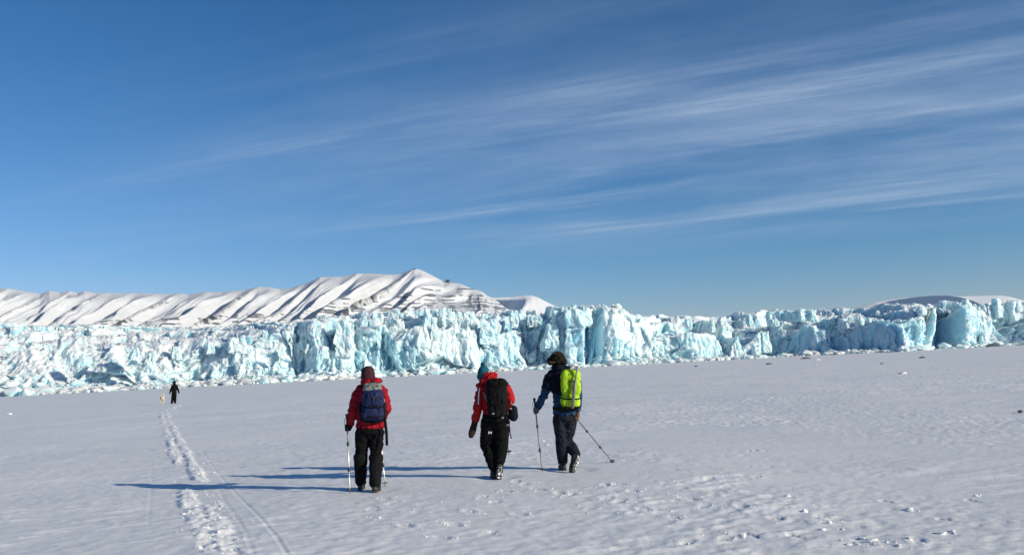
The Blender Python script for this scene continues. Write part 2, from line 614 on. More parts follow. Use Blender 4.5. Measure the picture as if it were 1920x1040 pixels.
def build_pyramid():
    """Far peak: a sharp arete between a shaded left flank and a sunlit right flank."""
    Y0 = 8200.0
    mpp = Y0 / FPX
    tops = [(880, 556), (925, 557.5), (960, 557), (985, 553.5), (997, 553.5), (1008, 557), (1030, 568), (1050, 578), (1085, 590), (1130, 606)]
    us = np.arange(880, 1131, 1.5)
    vs_ = np.linspace(0, 1, 70)
    U, V = np.meshgrid(us, vs_)
    top = at(us, interp(us, tops), np.full_like(us, Y0))
    H = np.clip(top[None, :, 2], 1, None)
    X = np.broadcast_to(top[None, :, 0], U.shape).copy()
    drop = H * V
    Yp = Y0 - 1100.0 * V
    Z = H * (1 - V) - 30 * V
    # arete descends from the summit towards lower left: column of the crest at this depth
    cr = 994.0 - (drop / mpp) * 0.65
    left = np.clip((cr - U) / 34.0, 0, 1.6)
    Yp = Yp + 560.0 * np.minimum(left, 1.0) * smooth01(V, 0, 0.25) - 60 * np.exp(-((U - cr) / 12) ** 2) * smooth01(V, 0, .2)
    d = 14 * fbm2(U / 22.0, V * 3, 12, 3)
    P = np.stack((X, Yp - d * smooth01(V, 0, .2), Z), -1)
    bk = P[0].copy()
    bk[:, 1] += 2500
    bk[:, 2] = -30
    P = np.concatenate((bk[None], P), 0)
    me = fast_mesh('far_peak', P.reshape(-1, 3), grid_quads(P.shape[0], P.shape[1], True), True)
    o = link('far_peak', me, make_mountain('far_peak_snow', False))
    tag(o, 'small pale pyramid peak beyond the end of the long mountain ridge', 'mountain', kind='structure')


build_ridge()
build_pyramid()
# dark low dome on the right (its near flank turned away from the sun) and the white dome beside it
DOME = [(1560, 606), (1610, 586), (1640, 573), (1665, 565), (1690, 560.5), (1715, 557), (1745, 554.5), (1775, 554), (1800, 557), (1825, 564), (1850, 576), (1900, 594)]
WHITE = [(1580, 585), (1640, 566), (1690, 558), (1740, 555.5), (1790, 555), (1830, 554.5), (1870, 553), (1890, 555), (1912, 561), (1950, 570), (2010, 577), (2100, 584), (2300, 590)]


def build_dome():
    """A low rounded hill whose visible flank faces left, away from the sun."""
    Y0 = 7000.0
    us = np.arange(1560, 1901, 1.5)
    vs_ = np.linspace(0, 1, 60)
    U, V = np.meshgrid(us, vs_)
    top = at(us, interp(us, DOME), np.full_like(us, Y0))
    # the crest runs towards the camera from left to right, so its flank looks to the left
    depth = 8300.0 - (us - 1560) / 340.0 * 2300.0
    top = at(us, interp(us, DOME), depth)
    H = np.clip(top[None, :, 2], 1, None)
    X = top[None, :, 0] - 170 * V
    Yp = np.broadcast_to(depth[None, :], U.shape) - 60 * V
    Z = H * (1 - V) ** 0.8 - 30 * V
    d = 12 * fbm2(U / 20.0, V * 4, 63, 4)
    P = np.stack((X - d * smooth01(V, 0, .2), Yp, Z), -1)
    bk = P[0].copy()
    bk[:, 0] += 900
    bk[:, 1] += 500
    bk[:, 2] = -30
    P = np.concatenate((bk[None], P), 0)
    patch = 0.55 * (0.5 + 0.5 * fbm2(U / 30.0, V * 6, 19, 4)) - 0.05
    R = np.concatenate((np.zeros((1, len(us))), patch * smooth01(V, 0.02, 0.2)), 0)
    me = fast_mesh('far_hill', P.reshape(-1, 3), grid_quads(P.shape[0], P.shape[1], True), True)
    at_ = me.attributes.new('rock', 'FLOAT', 'POINT')
    at_.data.foreach_set('value', np.ascontiguousarray(R.ravel(), np.float32))
    o = link('far_hill', me, make_mountain('far_hill_snow', True))
    tag(o, 'low dark shaded hill beyond the right end of the glacier', 'mountain', kind='structure')


build_dome()
build_far_hill('white_dome', WHITE, 9800.0, 950.0, 'low rounded white dome on the skyline at the far right', 8, 50, 0.0, 12.0)

# ------------------------------------------------------------------ glacier
def d_ice(s):
    """Distance of the ice front along the photograph's columns: the front runs away from the camera to the right."""
    return 238.0 + np.asarray(s, float) / 1920.0 * 105.0


# main wall: crest row in the photograph and its set-back in metres
CREST = [(-1500, 742), (-1200, 724), (-800, 708), (-400, 690), (-100, 672), (0, 668), (60, 662), (130, 652), (200, 648), (300, 652), (380, 640), (450, 632), (520, 622), (560, 612), (600, 611), (640, 606), (680, 612),
         (740, 622), (800, 626), (860, 622), (900, 618), (940, 624), (980, 628), (1010, 612), (1035, 590), (1060, 580), (1092, 596), (1100, 590), (1130, 586), (1160, 592), (1185, 612),
         (1240, 628), (1300, 630), (1370, 634), (1420, 640), (1460, 634), (1500, 628), (1550, 626), (1600, 620), (1640, 602), (1690, 598), (1745, 592), (1800, 590), (1830, 586), (1860, 612), (1890, 606), (1930, 600), (2000, 596), (2400, 578), (2800, 556), (3300, 532)]
SET1 = [(-400, 36), (0, 34), (300, 25), (450, 15), (600, 7), (800, 8), (1000, 8), (1050, 6), (1100, 6), (1160, 8), (1220, 11), (1420, 8), (1480, 3), (1700, 3), (1860, 4), (2400, 6)]
TOPS = [(-1500, 664), (-1200, 650), (-800, 630), (-400, 612), (-100, 606), (0, 605), (100, 608), (200, 612), (300, 614), (400, 612), (480, 609), (560, 606), (600, 602), (640, 596), (680, 587), (740, 582), (800, 578), (860, 580), (905, 583),
        (950, 583), (1000, 589), (1035, 584), (1065, 577), (1090, 576), (1115, 577), (1140, 579), (1165, 583), (1185, 587), (1250, 589), (1310, 584), (1350, 586), (1400, 581), (1450, 580), (1500, 576),
        (1550, 574), (1600, 572), (1650, 571), (1700, 572), (1760, 570), (1800, 571), (1840, 566), (1880, 563), (1920, 564), (2000, 560), (2400, 544), (2800, 524), (3300, 498)]
SET2 = [(-400, 190), (0, 180), (300, 190), (450, 150), (560, 80), (640, 48), (740, 40), (1000, 34), (1060, 20), (1140, 18), (1180, 50), (1260, 75), (1450, 60), (1600, 55), (1700, 45), (1800, 24), (1900, 26), (2400, 40)]
# plan of the front, metres towards the camera; rising to the right = a wall that looks left, away from the sun
PLAN = [(-400, -6), (-150, 2), (0, 1), (60, 3), (100, -1), (170, 4), (215, 5), (230, 0), (262, 2), (300, 4), (330, -1), (400, 3), (470, 5), (520, 5), (540, 4), (552, -3), (585, 3), (640, 6), (655, 5), (664, -2), (690, 4),
        (704, 5), (716, -1), (738, 4), (800, 7), (850, 5), (880, 6), (905, 1), (935, 5), (975, 4), (990, -2), (1012, 1), (1036, 5), (1060, 9), (1094, 10), (1098, -5), (1124, 4), (1150, 8), (1200, 6), (1260, 4), (1300, 6), (1340, 3),
        (1368, 3), (1374, -3), (1400, 3), (1418, 4), (1440, -13), (1480, -6), (1530, 3), (1580, 10), (1640, 21), (1686, 29), (1694, 31), (1738, 28), (1749, 6), (1752, -3), (1808, 17), (1816, 15), (1848, 9), (1856, 0), (1900, 6), (1940, 12), (2000, 6), (2100, 10), (2400, 8)]
SMOOTHNESS = [(-400, 0), (1090, 0.1), (1098, 0.75), (1122, 0.75), (1128, 0.1), (1415, 0.15), (1440, 0.75), (1690, 0.8), (1698, 0.25), (1745, 0.25), (1752, 0.85), (1806, 0.85), (1812, 0.25), (1850, 0.3), (1862, 0.5), (2400, 0.2)]


def ice_relief(P, ampl, tier, rough):
    """Displacement of glacier points: broken planar faces at several sizes. ampl (n,), tier 0 wall .. 1 upper tier."""
    q = P.copy()
    w = np.stack([fbm(P / 9.0 + 31 * k, 300 + k, 2) for k in range(3)], 1)
    q = q + w * 1.6
    out = np.zeros(len(P))
    small = np.zeros(len(P))
    for size, a, zs, seed, ex in ((18.0, 3.9, 1.6, 11, 1.0), (8.0, 1.45, 2.0, 23, 1.0), (3.4, 0.70, 1.6, 37, 0.45), (1.5, 0.42, 1.3, 53, 0.30)):
        p = q / np.array((size, size * 1.1, size * zs))
        v, e = facets(p, seed, 1.15)
        lay = a * v * (1 - (1 - ex) * (1 - rough)) - 0.16 * a * (1 - smooth01(e, 0.0, 0.09))
        if size > 5:
            out = out + lay
        else:
            small = small + lay
    out = out * ampl
    v, e = facets(q / np.array((5.2, 6.0, 5.6)) + 9.0, 143, 0.0)
    hole = smooth01(v, 0.70, 0.74) * smooth01(e, 0.03, 0.12)
    v2, e2 = facets(q / np.array((2.3, 3.0, 2.2)) + 4.0, 157, 0.0)
    hole2 = smooth01(v2, 0.72, 0.75) * smooth01(e2, 0.03, 0.12) * rough
    out = out - (2.6 * hole + 1.2 * hole2) * np.clip(ampl, 0, 1)
    flute = fbm(P / np.array((1.7, 2.2, 14.0)), 71, 4) * 0.85 * (1 - tier)
    return out, small * np.maximum(ampl, 0.45) + flute, hole


def build_glacier():
    s = np.concatenate((np.arange(-1500, -60, 6.0), np.arange(-60, 1985, 1.4), np.arange(1985, 3301, 6.0)))
    nc = len(s)
    warp = 5.0 * fbm2(s / 26.0, s * 0, 3, 3)
    crest = interp(s, CREST) + warp
    tops = interp(s, TOPS) + 5.0 * smooth01(s, 1150, 1230) + 1.2 * fbm2(s / 9.0, s * 0, 8, 2)
    crest = np.maximum(crest, tops + 4)
    D = d_ice(s) - interp(s, PLAN)
    set1, set2 = interp(s, SET1), interp(s, SET2)
    base = at(s, np.full(nc, 690.0), D)
    base[:, 2] = -0.4
    C = at(s, crest, D + set1)
    S = at(s, tops, D + set2)
    n1, n2 = 125, 135
    t1 = np.linspace(0, 1, n1)[:, None]
    # wall: a foot of broken ice, then nearly upright
    yprof = 0.45 * smooth01(t1, 0.0, 0.22) + 0.55 * t1
    W = base[None] * (1 - t1[..., None]) + C[None] * t1[..., None]
    foot = -(3.2 + 1.8 * fbm2(s / 40.0, s * 0, 19, 2))[None, :] * (1 - smooth01(t1, 0.0, 0.24))
    W[..., 1] = base[None, :, 1] + set1[None] * yprof + foot * (1 - 0.75 * interp(s, SMOOTHNESS))[None]
    # upper tier: terraces of seracs
    t2 = np.linspace(0, 1, n2)[1:, None]
    ns = np.where(set2 > 100, 4.0, np.where(set2 > 30, 2.6, 1.6))[None, :]
    jig = 0.10 * fbm2(np.broadcast_to(s / 30.0, (n2 - 1, nc)), np.broadcast_to(t2 * 3, (n2 - 1, nc)), 29, 3)
    tt = np.clip(t2 + jig * np.sin(np.pi * t2), 0, 1)
    k = np.floor(tt * ns)
    f = tt * ns - k
    tz = np.clip((k + smooth01(f, 0.46, 1.0)) / ns, 0, 1)
    ty = np.clip((k + smooth01(f, 0.0, 0.62)) / ns, 0, 1)
    tz = 0.72 * tz + 0.28 * tt
    ty = 0.72 * ty + 0.28 * tt
    last = smooth01(t2, 0.9, 1.0)
    tz = tz * (1 - last) + t2 * last
    ty = ty * (1 - last) + t2 * last
    T = C[None] + (S - C)[None] * np.stack((ty, ty, tz), -1)
    P = np.concatenate((W, T), 0)
    nr = P.shape[0]
    tier = np.concatenate((smooth01(t1, 0.86, 1.0), np.ones((n2 - 1, 1))), 0) * np.ones((1, nc))
    row = np.concatenate((t1[:, 0], 1 + t2[:, 0]))[:, None] * np.ones((1, nc))
    Pf = P.reshape(-1, 3)
    tf, rf = tier.ravel(), row.ravel()
    smo = np.broadcast_to(interp(s, SMOOTHNESS)[None], (nr, nc)).ravel() * (1 - tf)
    rough = 0.5 + 0.5 * np.clip(1.6 * fbm(Pf / np.array((34, 34, 15.0)), 88, 2), -1, 1)
    rough = np.maximum(rough * (1 - smo), tf * 0.5)
    left = 1 - smooth01(Pf[:, 0], -90, -40)
    ampl = (0.72 + 0.30 * rough) * (1 - 0.72 * smo) * smooth01(rf, -0.01, 0.17)
    ampl = ampl * (1 - 0.42 * left) * np.where(tf > 0.5, 0.80, 1.0)
    ampl = ampl * (1 - 0.35 * smooth01(rf, 1.9, 2.0))
    ampl = ampl * (1 - 0.30 * smooth01(rf, 1.4, 1.8) * smooth01(Pf[:, 0], 40, 70))
    d, small, hole = ice_relief(Pf, ampl, tf, rough)
    blue_ice_shade = np.clip(np.maximum(smo * 1.05, 0.8 * hole), 0, 1) * smooth01(rf, 0.03, 0.12)  # shade tint for the smooth walls turned from the sun and the recesses
    d = np.where(rf < 0.7, np.minimum(d, 0.4 + 3.5 * np.clip(rf, 0, 1) + 16.0 * np.clip(rf - 0.35, 0, 1)), d)
    d = np.where(rf < 0.6, np.maximum(d, -1.2 - 6.0 * np.clip(rf, 0, 1)), d)
    d = d + small * (1 + 0.9 * (1 - smooth01(rf, 0.15, 0.45)))
    dirv = np.stack((0.10 * np.ones_like(tf), -(1 - 0.42 * tf), 0.16 + 0.50 * tf), 1)
    Pf = Pf + dirv * d[:, None]
    Pf[:, 0] += 0.5 * fbm(P.reshape(-1, 3) / 2.4, 97, 2) * (1 - smo)
    Pf[:, 2] = np.where(rf < 0.06, np.minimum(Pf[:, 2], 1.0), Pf[:, 2])
    P = Pf.reshape(nr, nc, 3)
    # the ice behind the skyline, dropping away slightly, then the sides close it
    back = []
    for dd in (10, 40, 120, 400, 1200):
        b = P[-1].copy()
        b[:, 1] += dd
        b[:, 2] -= 0.6 + dd * 0.012
        back.append(b)
    P = np.concatenate((P, np.stack(back)), 0)
    me = fast_mesh('glacier', P.reshape(-1, 3), grid_quads(P.shape[0], nc), False)
    cl_ = np.concatenate((blue_ice_shade, np.zeros(5 * nc)))
    at_ = me.attributes.new('blue_ice_shade', 'FLOAT', 'POINT')
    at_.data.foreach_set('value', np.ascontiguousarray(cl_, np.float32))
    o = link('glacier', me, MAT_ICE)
    tag(o, 'broken blue and white glacier front standing over the frozen sea', 'glacier', kind='structure')
    return o


def serac(parent, x, ytop, w, h, back, seed, taper=0.75, tilt=0.0, depth=1.0, yaw=0.3):
    """A standing block of ice: photo column of its middle, row of its top, width and height in photo pixels."""
    mpp = float(d_ice(x)) / FPX
    Y = float(d_ice(x) - interp(x, PLAN)) + back
    c = at(x, ytop, Y)
    W_, H_ = w * mpp, h * mpp
    bm = bmesh.new()
    bmesh.ops.create_cube(bm, size=1.0)
    bmesh.ops.subdivide_edges(bm, edges=bm.edges[:], cuts=11, use_grid_fill=True)
    v = np.array([tuple(q.co) for q in bm.verts])
    z = v[:, 2] + 0.5
    sc_ = 1.0 - (1 - taper) * smooth01(z, 0.2, 1.0)
    q = np.stack((v[:, 0] * W_ * sc_, v[:, 1] * W_ * depth * sc_, (z - 1) * H_), 1)
    q[:, 0] += tilt * z * H_
    cy, sy = math.cos(yaw), math.sin(yaw)
    q = np.stack((q[:, 0] * cy - q[:, 1] * sy, q[:, 0] * sy + q[:, 1] * cy, q[:, 2]), 1)
    nrm = v / np.linalg.norm(v, axis=1)[:, None]
    nrm = np.stack((nrm[:, 0] * cy - nrm[:, 1] * sy, nrm[:, 0] * sy + nrm[:, 1] * cy, nrm[:, 2] * 0.9), 1)
    wp = q + c
    d = 0
    for size, a, sd in ((W_ * 0.75, 0.16 * W_, 1), (W_ * 0.33, 0.085 * W_, 2), (W_ * 0.16, 0.035 * W_, 3)):
        fv, e = facets(wp / np.array((size, size, size * 1.4)), seed * 10 + sd, 1.2)
        d = d + a * fv - 0.4 * a * (1 - smooth01(e, 0, 0.1))
    q = q + nrm * d[:, None]
    for vert, co in zip(bm.verts, q):
        vert.co = co
    me = bpy.data.meshes.new('serac')
    bm.to_mesh(me)
    bm.free()
    return link('serac', me, MAT_ICE, parent, c)


GLACIER = build_glacier()
SERACS = [  # x, ytop, w, h, back, taper, tilt, depth, yaw
    (1070, 574, 22, 46, 7, 0.55, 0.05, 1.0, 0.3), (1046, 583, 16, 60, 8, 0.6, -0.04, 1.0, 0.1), (1092, 575, 20, 36, 12, 0.6, 0.1, 0.9, 0.75), (1121, 573, 30, 60, 10, 0.7, 0.02, 1.0, -0.2), (1146, 578, 16, 44, 9, 0.6, 0.06, 1.0, 0.4), (1163, 581, 12, 34, 10, 0.65, 0.08, 1.0, 0.2),
    (1029, 610, 26, 44, 3, 0.55, 0.12, 0.9, 0.2), (1000, 591, 30, 26, 14, 0.85, 0.0, 0.8, 0.1), (962, 582, 14, 34, 16, 0.7, 0.03, 1.0, 0.3), (914, 600, 30, 46, 6, 0.86, 0.02, 0.8, 0.15), (880, 584, 24, 28, 16, 0.85, 0.0, 1.0, 0.3), (838, 583, 34, 30, 16, 0.9, 0.0, 0.8, -0.1),
    (800, 577, 14, 40, 16, 0.6, 0.02, 1.0, 0.4), (812, 596, 14, 48, 6, 0.6, 0.05, 1.0, 0.2), (770, 579, 20, 30, 22, 0.7, 0.0, 1.0, 0.2), (738, 581, 26, 26, 24, 0.8, 0.0, 1.0, 0.0), (706, 586, 22, 28, 24, 0.8, 0.0, 1.0, 0.35), (682, 592, 12, 24, 18, 0.7, 0.0, 1.0, 0.3),
    (645, 606, 30, 62, 5, 0.7, 0.0, 0.9, 0.0), (601, 607, 14, 26, 16, 0.7, 0.0, 1.0, 0.3), (566, 610, 14, 22, 24, 0.6, 0.0, 1.0, 0.2), (545, 612, 18, 32, 10, 0.6, 0.03, 1.0, 0.2), (497, 619, 12, 20, 14, 0.7, 0.0, 1.0, 0.3),
    (1769, 564, 30, 24, 8, 0.97, 0.0, 0.8, -0.12), (1797, 567, 18, 24, 10, 0.9, 0.0, 0.9, 0.7), (1812, 563, 12, 36, 8, 0.8, 0.0, 1.0, 0.2), (1868, 560, 14, 36, 5, 0.85, 0.0, 0.9, 0.5), (1850, 570, 24, 34, 12, 0.9, 0.0, 0.8, 0.8), (1893, 567, 22, 34, 9, 0.8, 0.0, 1.0, 0.7), (1908, 562, 10, 22, 10, 0.6, 0.0, 1.0, 0.3),
    (1728, 574, 12, 16, 12, 0.8, 0.0, 1.0, 0.5), (1754, 572, 10, 14, 12, 0.8, 0.0, 1.0, 0.3), (1609, 593, 14, 32, 6, 0.75, 0.0, 1.0, 0.3), (1630, 596, 10, 28, 5, 0.7, 0.0, 1.0, 0.3), (1581, 598, 14, 26, 6, 0.75, 0.03, 1.0, 0.4), (1500, 580, 16, 22, 12, 0.85, 0.0, 1.0, 0.6), (1482, 583, 12, 20, 14, 0.8, 0.0, 1.0, 0.5),
    (1462, 584, 12, 18, 14, 0.8, 0.0, 1.0, 0.5), (1443, 585, 12, 20, 12, 0.8, 0.0, 1.0, 0.6), (1522, 581, 14, 20, 14, 0.8, 0.0, 1.0, 0.5), (1405, 590, 10, 22, 14, 0.8, 0.0, 1.0, 0.5), (1450, 597, 14, 14, 8, 0.9, 0.0, 1.0, 0.3), (1352, 595, 14, 18, 26, 0.8, 0.0, 1.0, 0.5),
    (1290, 598, 10, 18, 20, 0.7, 0.0, 1.0, 0.4), (1335, 598, 8, 26, 18, 0.7, 0.0, 1.0, 0.3), (1432, 622, 16, 40, 3, 0.7, 0.0, 1.0, 0.3), (1375, 634, 30, 40, 1, 0.5, 0.03, 1.0, 0.2), (1838, 580, 12, 60, 0, 0.6, -0.03, 1.0, 0.2),
    (162, 664, 16, 22, 12, 0.8, 0.0, 1.0, 0.4), (250, 652, 24, 30, 8, 0.8, 0.0, 1.0, 0.2), (285, 660, 16, 44, 2, 0.7, 0.0, 1.0, 0.2), (90, 646, 14, 18, 30, 0.8, 0.0, 1.0, 0.4), (20, 640, 22, 26, 40, 0.7, 0.0, 1.0, 0.4), (70, 612, 18, 12, 130, 0.9, 0.0, 1.0, 0.3), (440, 634, 20, 26, 12, 0.7, 0.0, 1.0, 0.4), (330, 650, 18, 24, 14, 0.7, 0.0, 1.0, 0.4), (395, 640, 14, 24, 14, 0.7, 0.0, 1.0, 0.4),
]
for i_, (x_, yt, w_, h_, bk_, tp, tl, dp, yw) in enumerate(SERACS):
    serac(GLACIER, x_, yt, w_, h_, bk_, 100 + i_, tp, tl, dp, yw)


# ------------------------------------------------------------------ many small lumps in one mesh
def lumps(name, centres, sizes, mat, seed, flat=0.7):
    """Broken angular chunks, 20 faces each, joined."""
    bm = bmesh.new()
    bmesh.ops.create_icosphere(bm, subdivisions=1, radius=1.0)
    bv = np.array([tuple(q.co) for q in bm.verts])
    bf = np.array([[q.index for q in f.verts] for f in bm.faces])
    bm.free()
    rnd = np.random.default_rng(seed)
    n = len(centres)
    V = bv[None] * (1 + rnd.uniform(-0.38, 0.38, (n, len(bv), 1)))
    V = V * np.stack((rnd.uniform(0.7, 1.5, n), rnd.uniform(0.7, 1.3, n), rnd.uniform(0.5, 1.0, n) * flat), 1)[:, None]
    a = rnd.uniform(0, 6.283, n)
    c, s_ = np.cos(a)[:, None], np.sin(a)[:, None]
    V = np.stack((V[..., 0] * c - V[..., 1] * s_, V[..., 0] * s_ + V[..., 1] * c, V[..., 2]), -1)
    V = V * sizes[:, None, None] + centres[:, None]
    F = bf[None] + (np.arange(n) * len(bv))[:, None, None]
    me = fast_mesh(name, V.reshape(-1, 3), F.reshape(-1, 3), False)
    return link(name, me, mat)


rng = np.random.default_rng(4)
n_ = 7000
sx = np.where(rng.random(n_) < 0.9, rng.uniform(-150, 2080, n_), rng.uniform(-1400, 3200, n_))
cc = at(sx, np.full(n_, 690.0), d_ice(sx) - interp(sx, PLAN) - 4.5 + rng.normal(0, 2.6, n_) - np.abs(rng.normal(0, 2.5, n_)) * (rng.random(n_) < 0.2))
sz = np.clip(rng.lognormal(-1.15, 0.72, n_), 0.08, 2.4)
cc[:, 2] = sz * 0.25
rub = lumps('ice_rubble', cc, sz, MAT_ICE, 6, 0.8)
tag(rub, 'strip of broken ice rubble along the foot of the glacier', 'ice rubble', kind='stuff')

# ------------------------------------------------------------------ frozen sea
TRACK_A = [(400, 1060), (385, 1010), (368, 975), (352, 935), (341, 893), (330, 858), (318, 825), (309, 800), (303, 782), (304, 772), (316, 766), (338, 757)]
TRACK_B = [(440, 1060), (424, 1015), (408, 975), (392, 935), (376, 900), (360, 868), (345, 838), (330, 812), (319, 790), (312, 776), (322, 768), (340, 758)]
SKI_LINE = [(545, 1055), (520, 1012), (494, 978), (470, 952), (444, 925), (425, 905), (410, 884), (392, 862), (378, 842)]
SKI_LINE2 = [(478, 1055), (462, 1000), (438, 962), (420, 935), (405, 905)]
SKI_LINE3 = [(278, 985), (281, 940), (285, 900), (284, 860), (283, 840)]
FAR_LINE = [(-40, 806), (60, 799), (160, 788), (240, 780), (300, 777)]
FEET = [(678, 917), (704, 920), (932, 897), (1055, 881), (1078, 883), (325, 757), (303, 757)]


def polyline_dist(x, y, knots):
    p = on_ground(np.array([k[0] for k in knots], float), np.array([k[1] for k in knots], float))[:, :2]
    best = np.full(x.shape, 1e9)
    along = np.zeros(x.shape)
    acc = 0.0
    for a, b in zip(p[:-1], p[1:]):
        ab = b - a
        ln = np.linalg.norm(ab)
        t = np.clip(((x - a[0]) * ab[0] + (y - a[1]) * ab[1]) / ln ** 2, 0, 1)
        d = np.hypot(x - a[0] - t * ab[0], y - a[1] - t * ab[1])
        m = d < best
        best = np.where(m, d, best)
        along = np.where(m, acc + t * ln, along)
        acc += ln
    return best, along


PRINTS = []
SCARPS = ([(1653, 938), (1700, 946), (1763, 958)], [(1813, 933), (1850, 941), (1893, 953)], [(1760, 972), (1805, 980), (1847, 990), (1900, 992)], [(1400, 1004), (1430, 1012), (1470, 1024)], [(1480, 1006), (1508, 1012)], [(1405, 846), (1440, 842), (1462, 838)])


def snow_height(x, y, want_fresh=False):
    fresh = np.zeros_like(x)
    r = np.hypot(x, y)
    h = 0.030 * fbm2(x / 6.0, y / 6.0, 2, 3)
    # sastrugi: long low drifts combed by the wind
    c, s = math.cos(rad(18)), math.sin(rad(18))
    a, b = x * c + y * s, -x * s + y * c
    ridge = 1 - np.abs(fbm2(a / 2.6, b / 0.8, 15, 3))
    pm = smooth01(fbm2(x / 4.5, y / 6.0, 33, 3), -0.15, 0.5)
    h = h + 0.017 * (ridge - 0.6) * (0.10 + pm)
    # broken crust in patches
    pk = smooth01(fbm2(x / 2.2 + 7, y / 3.2, 51, 3), 0.10, 0.62)
    bias = 0.55 + 0.45 * smooth01(x, -3.0, 2.5)
    crust = np.clip(fbm2(a / 0.36, b / 0.15, 61, 3) - 0.15, 0, 0.8)
    h = h + 0.020 * crust * pk * bias
    fresh = np.maximum(fresh, 0.8 * smooth01(crust, 0.15, 0.6) * pk * bias)
    pits = np.clip(fbm2(a / 0.22 + 3, b / 0.16, 68, 2) - 0.62, 0, 0.6)
    h = h - 0.018 * pits * smooth01(fbm2(x / 3.1, y / 3.7, 59, 2), -0.05, 0.4) * smooth01(x, -3.0, 4.0)
    calm = 0.25 + 0.75 * smooth01(fbm2(x / 4.0 + 3, y / 7.0, 131, 3), -0.35, 0.35)
    h = h + 0.006 * calm * fbm2(a / 0.16, b / 0.10, 71, 2)
    fl = smooth01(fbm2(a / 0.70, b / 0.20, 101, 3), 0.30, 0.75) * smooth01(fbm2(x / 3.0, y / 4.0, 105, 3), -0.25, 0.45)
    fresh = np.maximum(fresh, 0.75 * fl)
    h = h + 0.012 * calm * fl
    # churned double track
    for kn, sd in ((TRACK_A, 1), (TRACK_B, 2)):
        d, al = polyline_dist(x, y, kn)
        w = 0.098 + 0.04 * vnoise2(al / 0.9, al * 0, 80 + sd)
        gap = smooth01(vnoise2(al / 1.7 + 4, al * 0 + sd, 84), -0.75, -0.25)
        m = (1 - smooth01(d, w * 0.5, w * 1.35)) * gap
        rough = fbm2(x / 0.22, y / 0.12, 90 + sd, 3)
        h = h * (1 - 0.6 * m) + m * (0.006 + 0.032 * np.clip(rough, -0.45, 1.2))
        fresh = np.maximum(fresh, m * (0.35 + 0.65 * smooth01(rough, -0.75, 0.1)))
    for kn, w, dep in ((SKI_LINE, 0.028, 0.0035), (SKI_LINE2, 0.03, 0.002), (SKI_LINE3, 0.03, 0.0015), (FAR_LINE, 0.16, -0.03)):
        d, al = polyline_dist(x, y, kn)
        h = h - dep * (1 - smooth01(d, w * 0.35, w)) + 0.35 * abs(dep) * np.exp(-((d - w * 1.5) / (w * 0.5)) ** 2)
    for kn in SCARPS:                            # edges of the hard crust
        d, al = polyline_dist(x, y, kn)
        br = smooth01(vnoise2(al / 0.35, al * 0, 123), -0.3, 0.3)
        h = h - 0.022 * br * (1 - smooth01(d, 0.008, 0.035))
    for (fx, fy, ang, dep) in PRINTS:
        near = (np.abs(x - fx) < 0.5) & (np.abs(y - fy) < 0.5)
        if not near.any():
            continue
        dx, dy = x[near] - fx, y[near] - fy
        u, v = dx * math.cos(ang) + dy * math.sin(ang), -dx * math.sin(ang) + dy * math.cos(ang)
        q = np.hypot(u / 0.15, v / 0.065)
        rim = np.exp(-((q - 1.35) / 0.4) ** 2)
        fresh[near] = np.maximum(fresh[near], 0.9 * rim * smooth01(vnoise2(u / 0.05, v / 0.04, 6), -0.2, 0.4))
        h[near] += -dep * (1 - smooth01(q, 0.6, 1.1)) + 0.55 * dep * np.exp(-((q - 1.45) / 0.35) ** 2) * (0.6 + 0.6 * vnoise2(u / 0.06, v / 0.06, 5))
    g = on_ground(np.array([f[0] for f in FEET], float), np.array([f[1] for f in FEET], float))
    for p in g:
        m = 1 - smooth01(np.hypot(x - p[0], y - p[1]), 0.16, 0.42)
        h = h * (1 - m)
    if want_fresh:
        return h * (1 - smooth01(r, 120, 260)), fresh
    return h * (1 - smooth01(r, 120, 260))


_rp = random.Random(11)
for (fx, fy) in ((1135, 912), (1163, 911), (1186, 924), (1068, 931), (1050, 928), (1140, 938), (1163, 943), (1250, 908), (1290, 938), (1205, 957), (1190, 963), (1265, 972), (1110, 955), (1320, 952), (1390, 952), (1455, 974),
                 (968, 905), (985, 911), (1010, 921), (950, 924), (905, 936), (930, 945), (880, 962), (975, 967), (850, 985), (915, 1002), (830, 1010), (720, 936), (735, 944), (700, 955), (690, 975), (760, 988), (1360, 1012), (1540, 968), (1570, 978), (1620, 1020), (1720, 1015), (1290, 1020), (1330, 900), (1420, 895)):
    p_ = on_ground(float(fx), float(fy))
    PRINTS.append((p_[0], p_[1], rad(90 + _rp.uniform(-35, 35)), _rp.uniform(0.005, 0.012)))


def build_ground():
    ang = np.radians(np.concatenate((np.arange(-180, -36, 3.0), np.arange(-36, -33, 0.25), np.arange(-33, 33, 0.078), np.arange(33, 36, 0.25), np.arange(36, 180.01, 3.0))))
    rr = np.concatenate((np.array((0.05, 0.5, 1.2, 2.0, 2.8, 3.5, 4.2, 4.8, 5.2)), 5.5 * np.exp(np.arange(0, 630) * 0.0064), 5.5 * math.exp(630 * 0.0064) * 1.16 ** np.arange(0, 29)))
    Rr, A = np.meshgrid(rr, ang, indexing='ij')
    X, Y = Rr * np.sin(A), Rr * np.cos(A)
    H = np.zeros_like(X)
    m = (Rr < 300) & (Rr > 1.0)
    FR = np.zeros_like(X)
    H[m], FR[m] = snow_height(X[m], Y[m], True)
    H *= 1 - smooth01(np.abs(A), rad(33.5), rad(36))
    me = fast_mesh('snow_ground', np.stack((X, Y, H), -1).reshape(-1, 3), grid_quads(len(rr), len(ang), True), True)
    at_ = me.attributes.new('fresh', 'FLOAT', 'POINT')
    at_.data.foreach_set('value', np.ascontiguousarray(FR.ravel(), np.float32))
    o = link('snow_ground', me, MAT_SNOW)
    tag(o, 'flat snow covered sea ice crossed by ski and snow scooter tracks', 'snow', kind='structure')


build_ground()

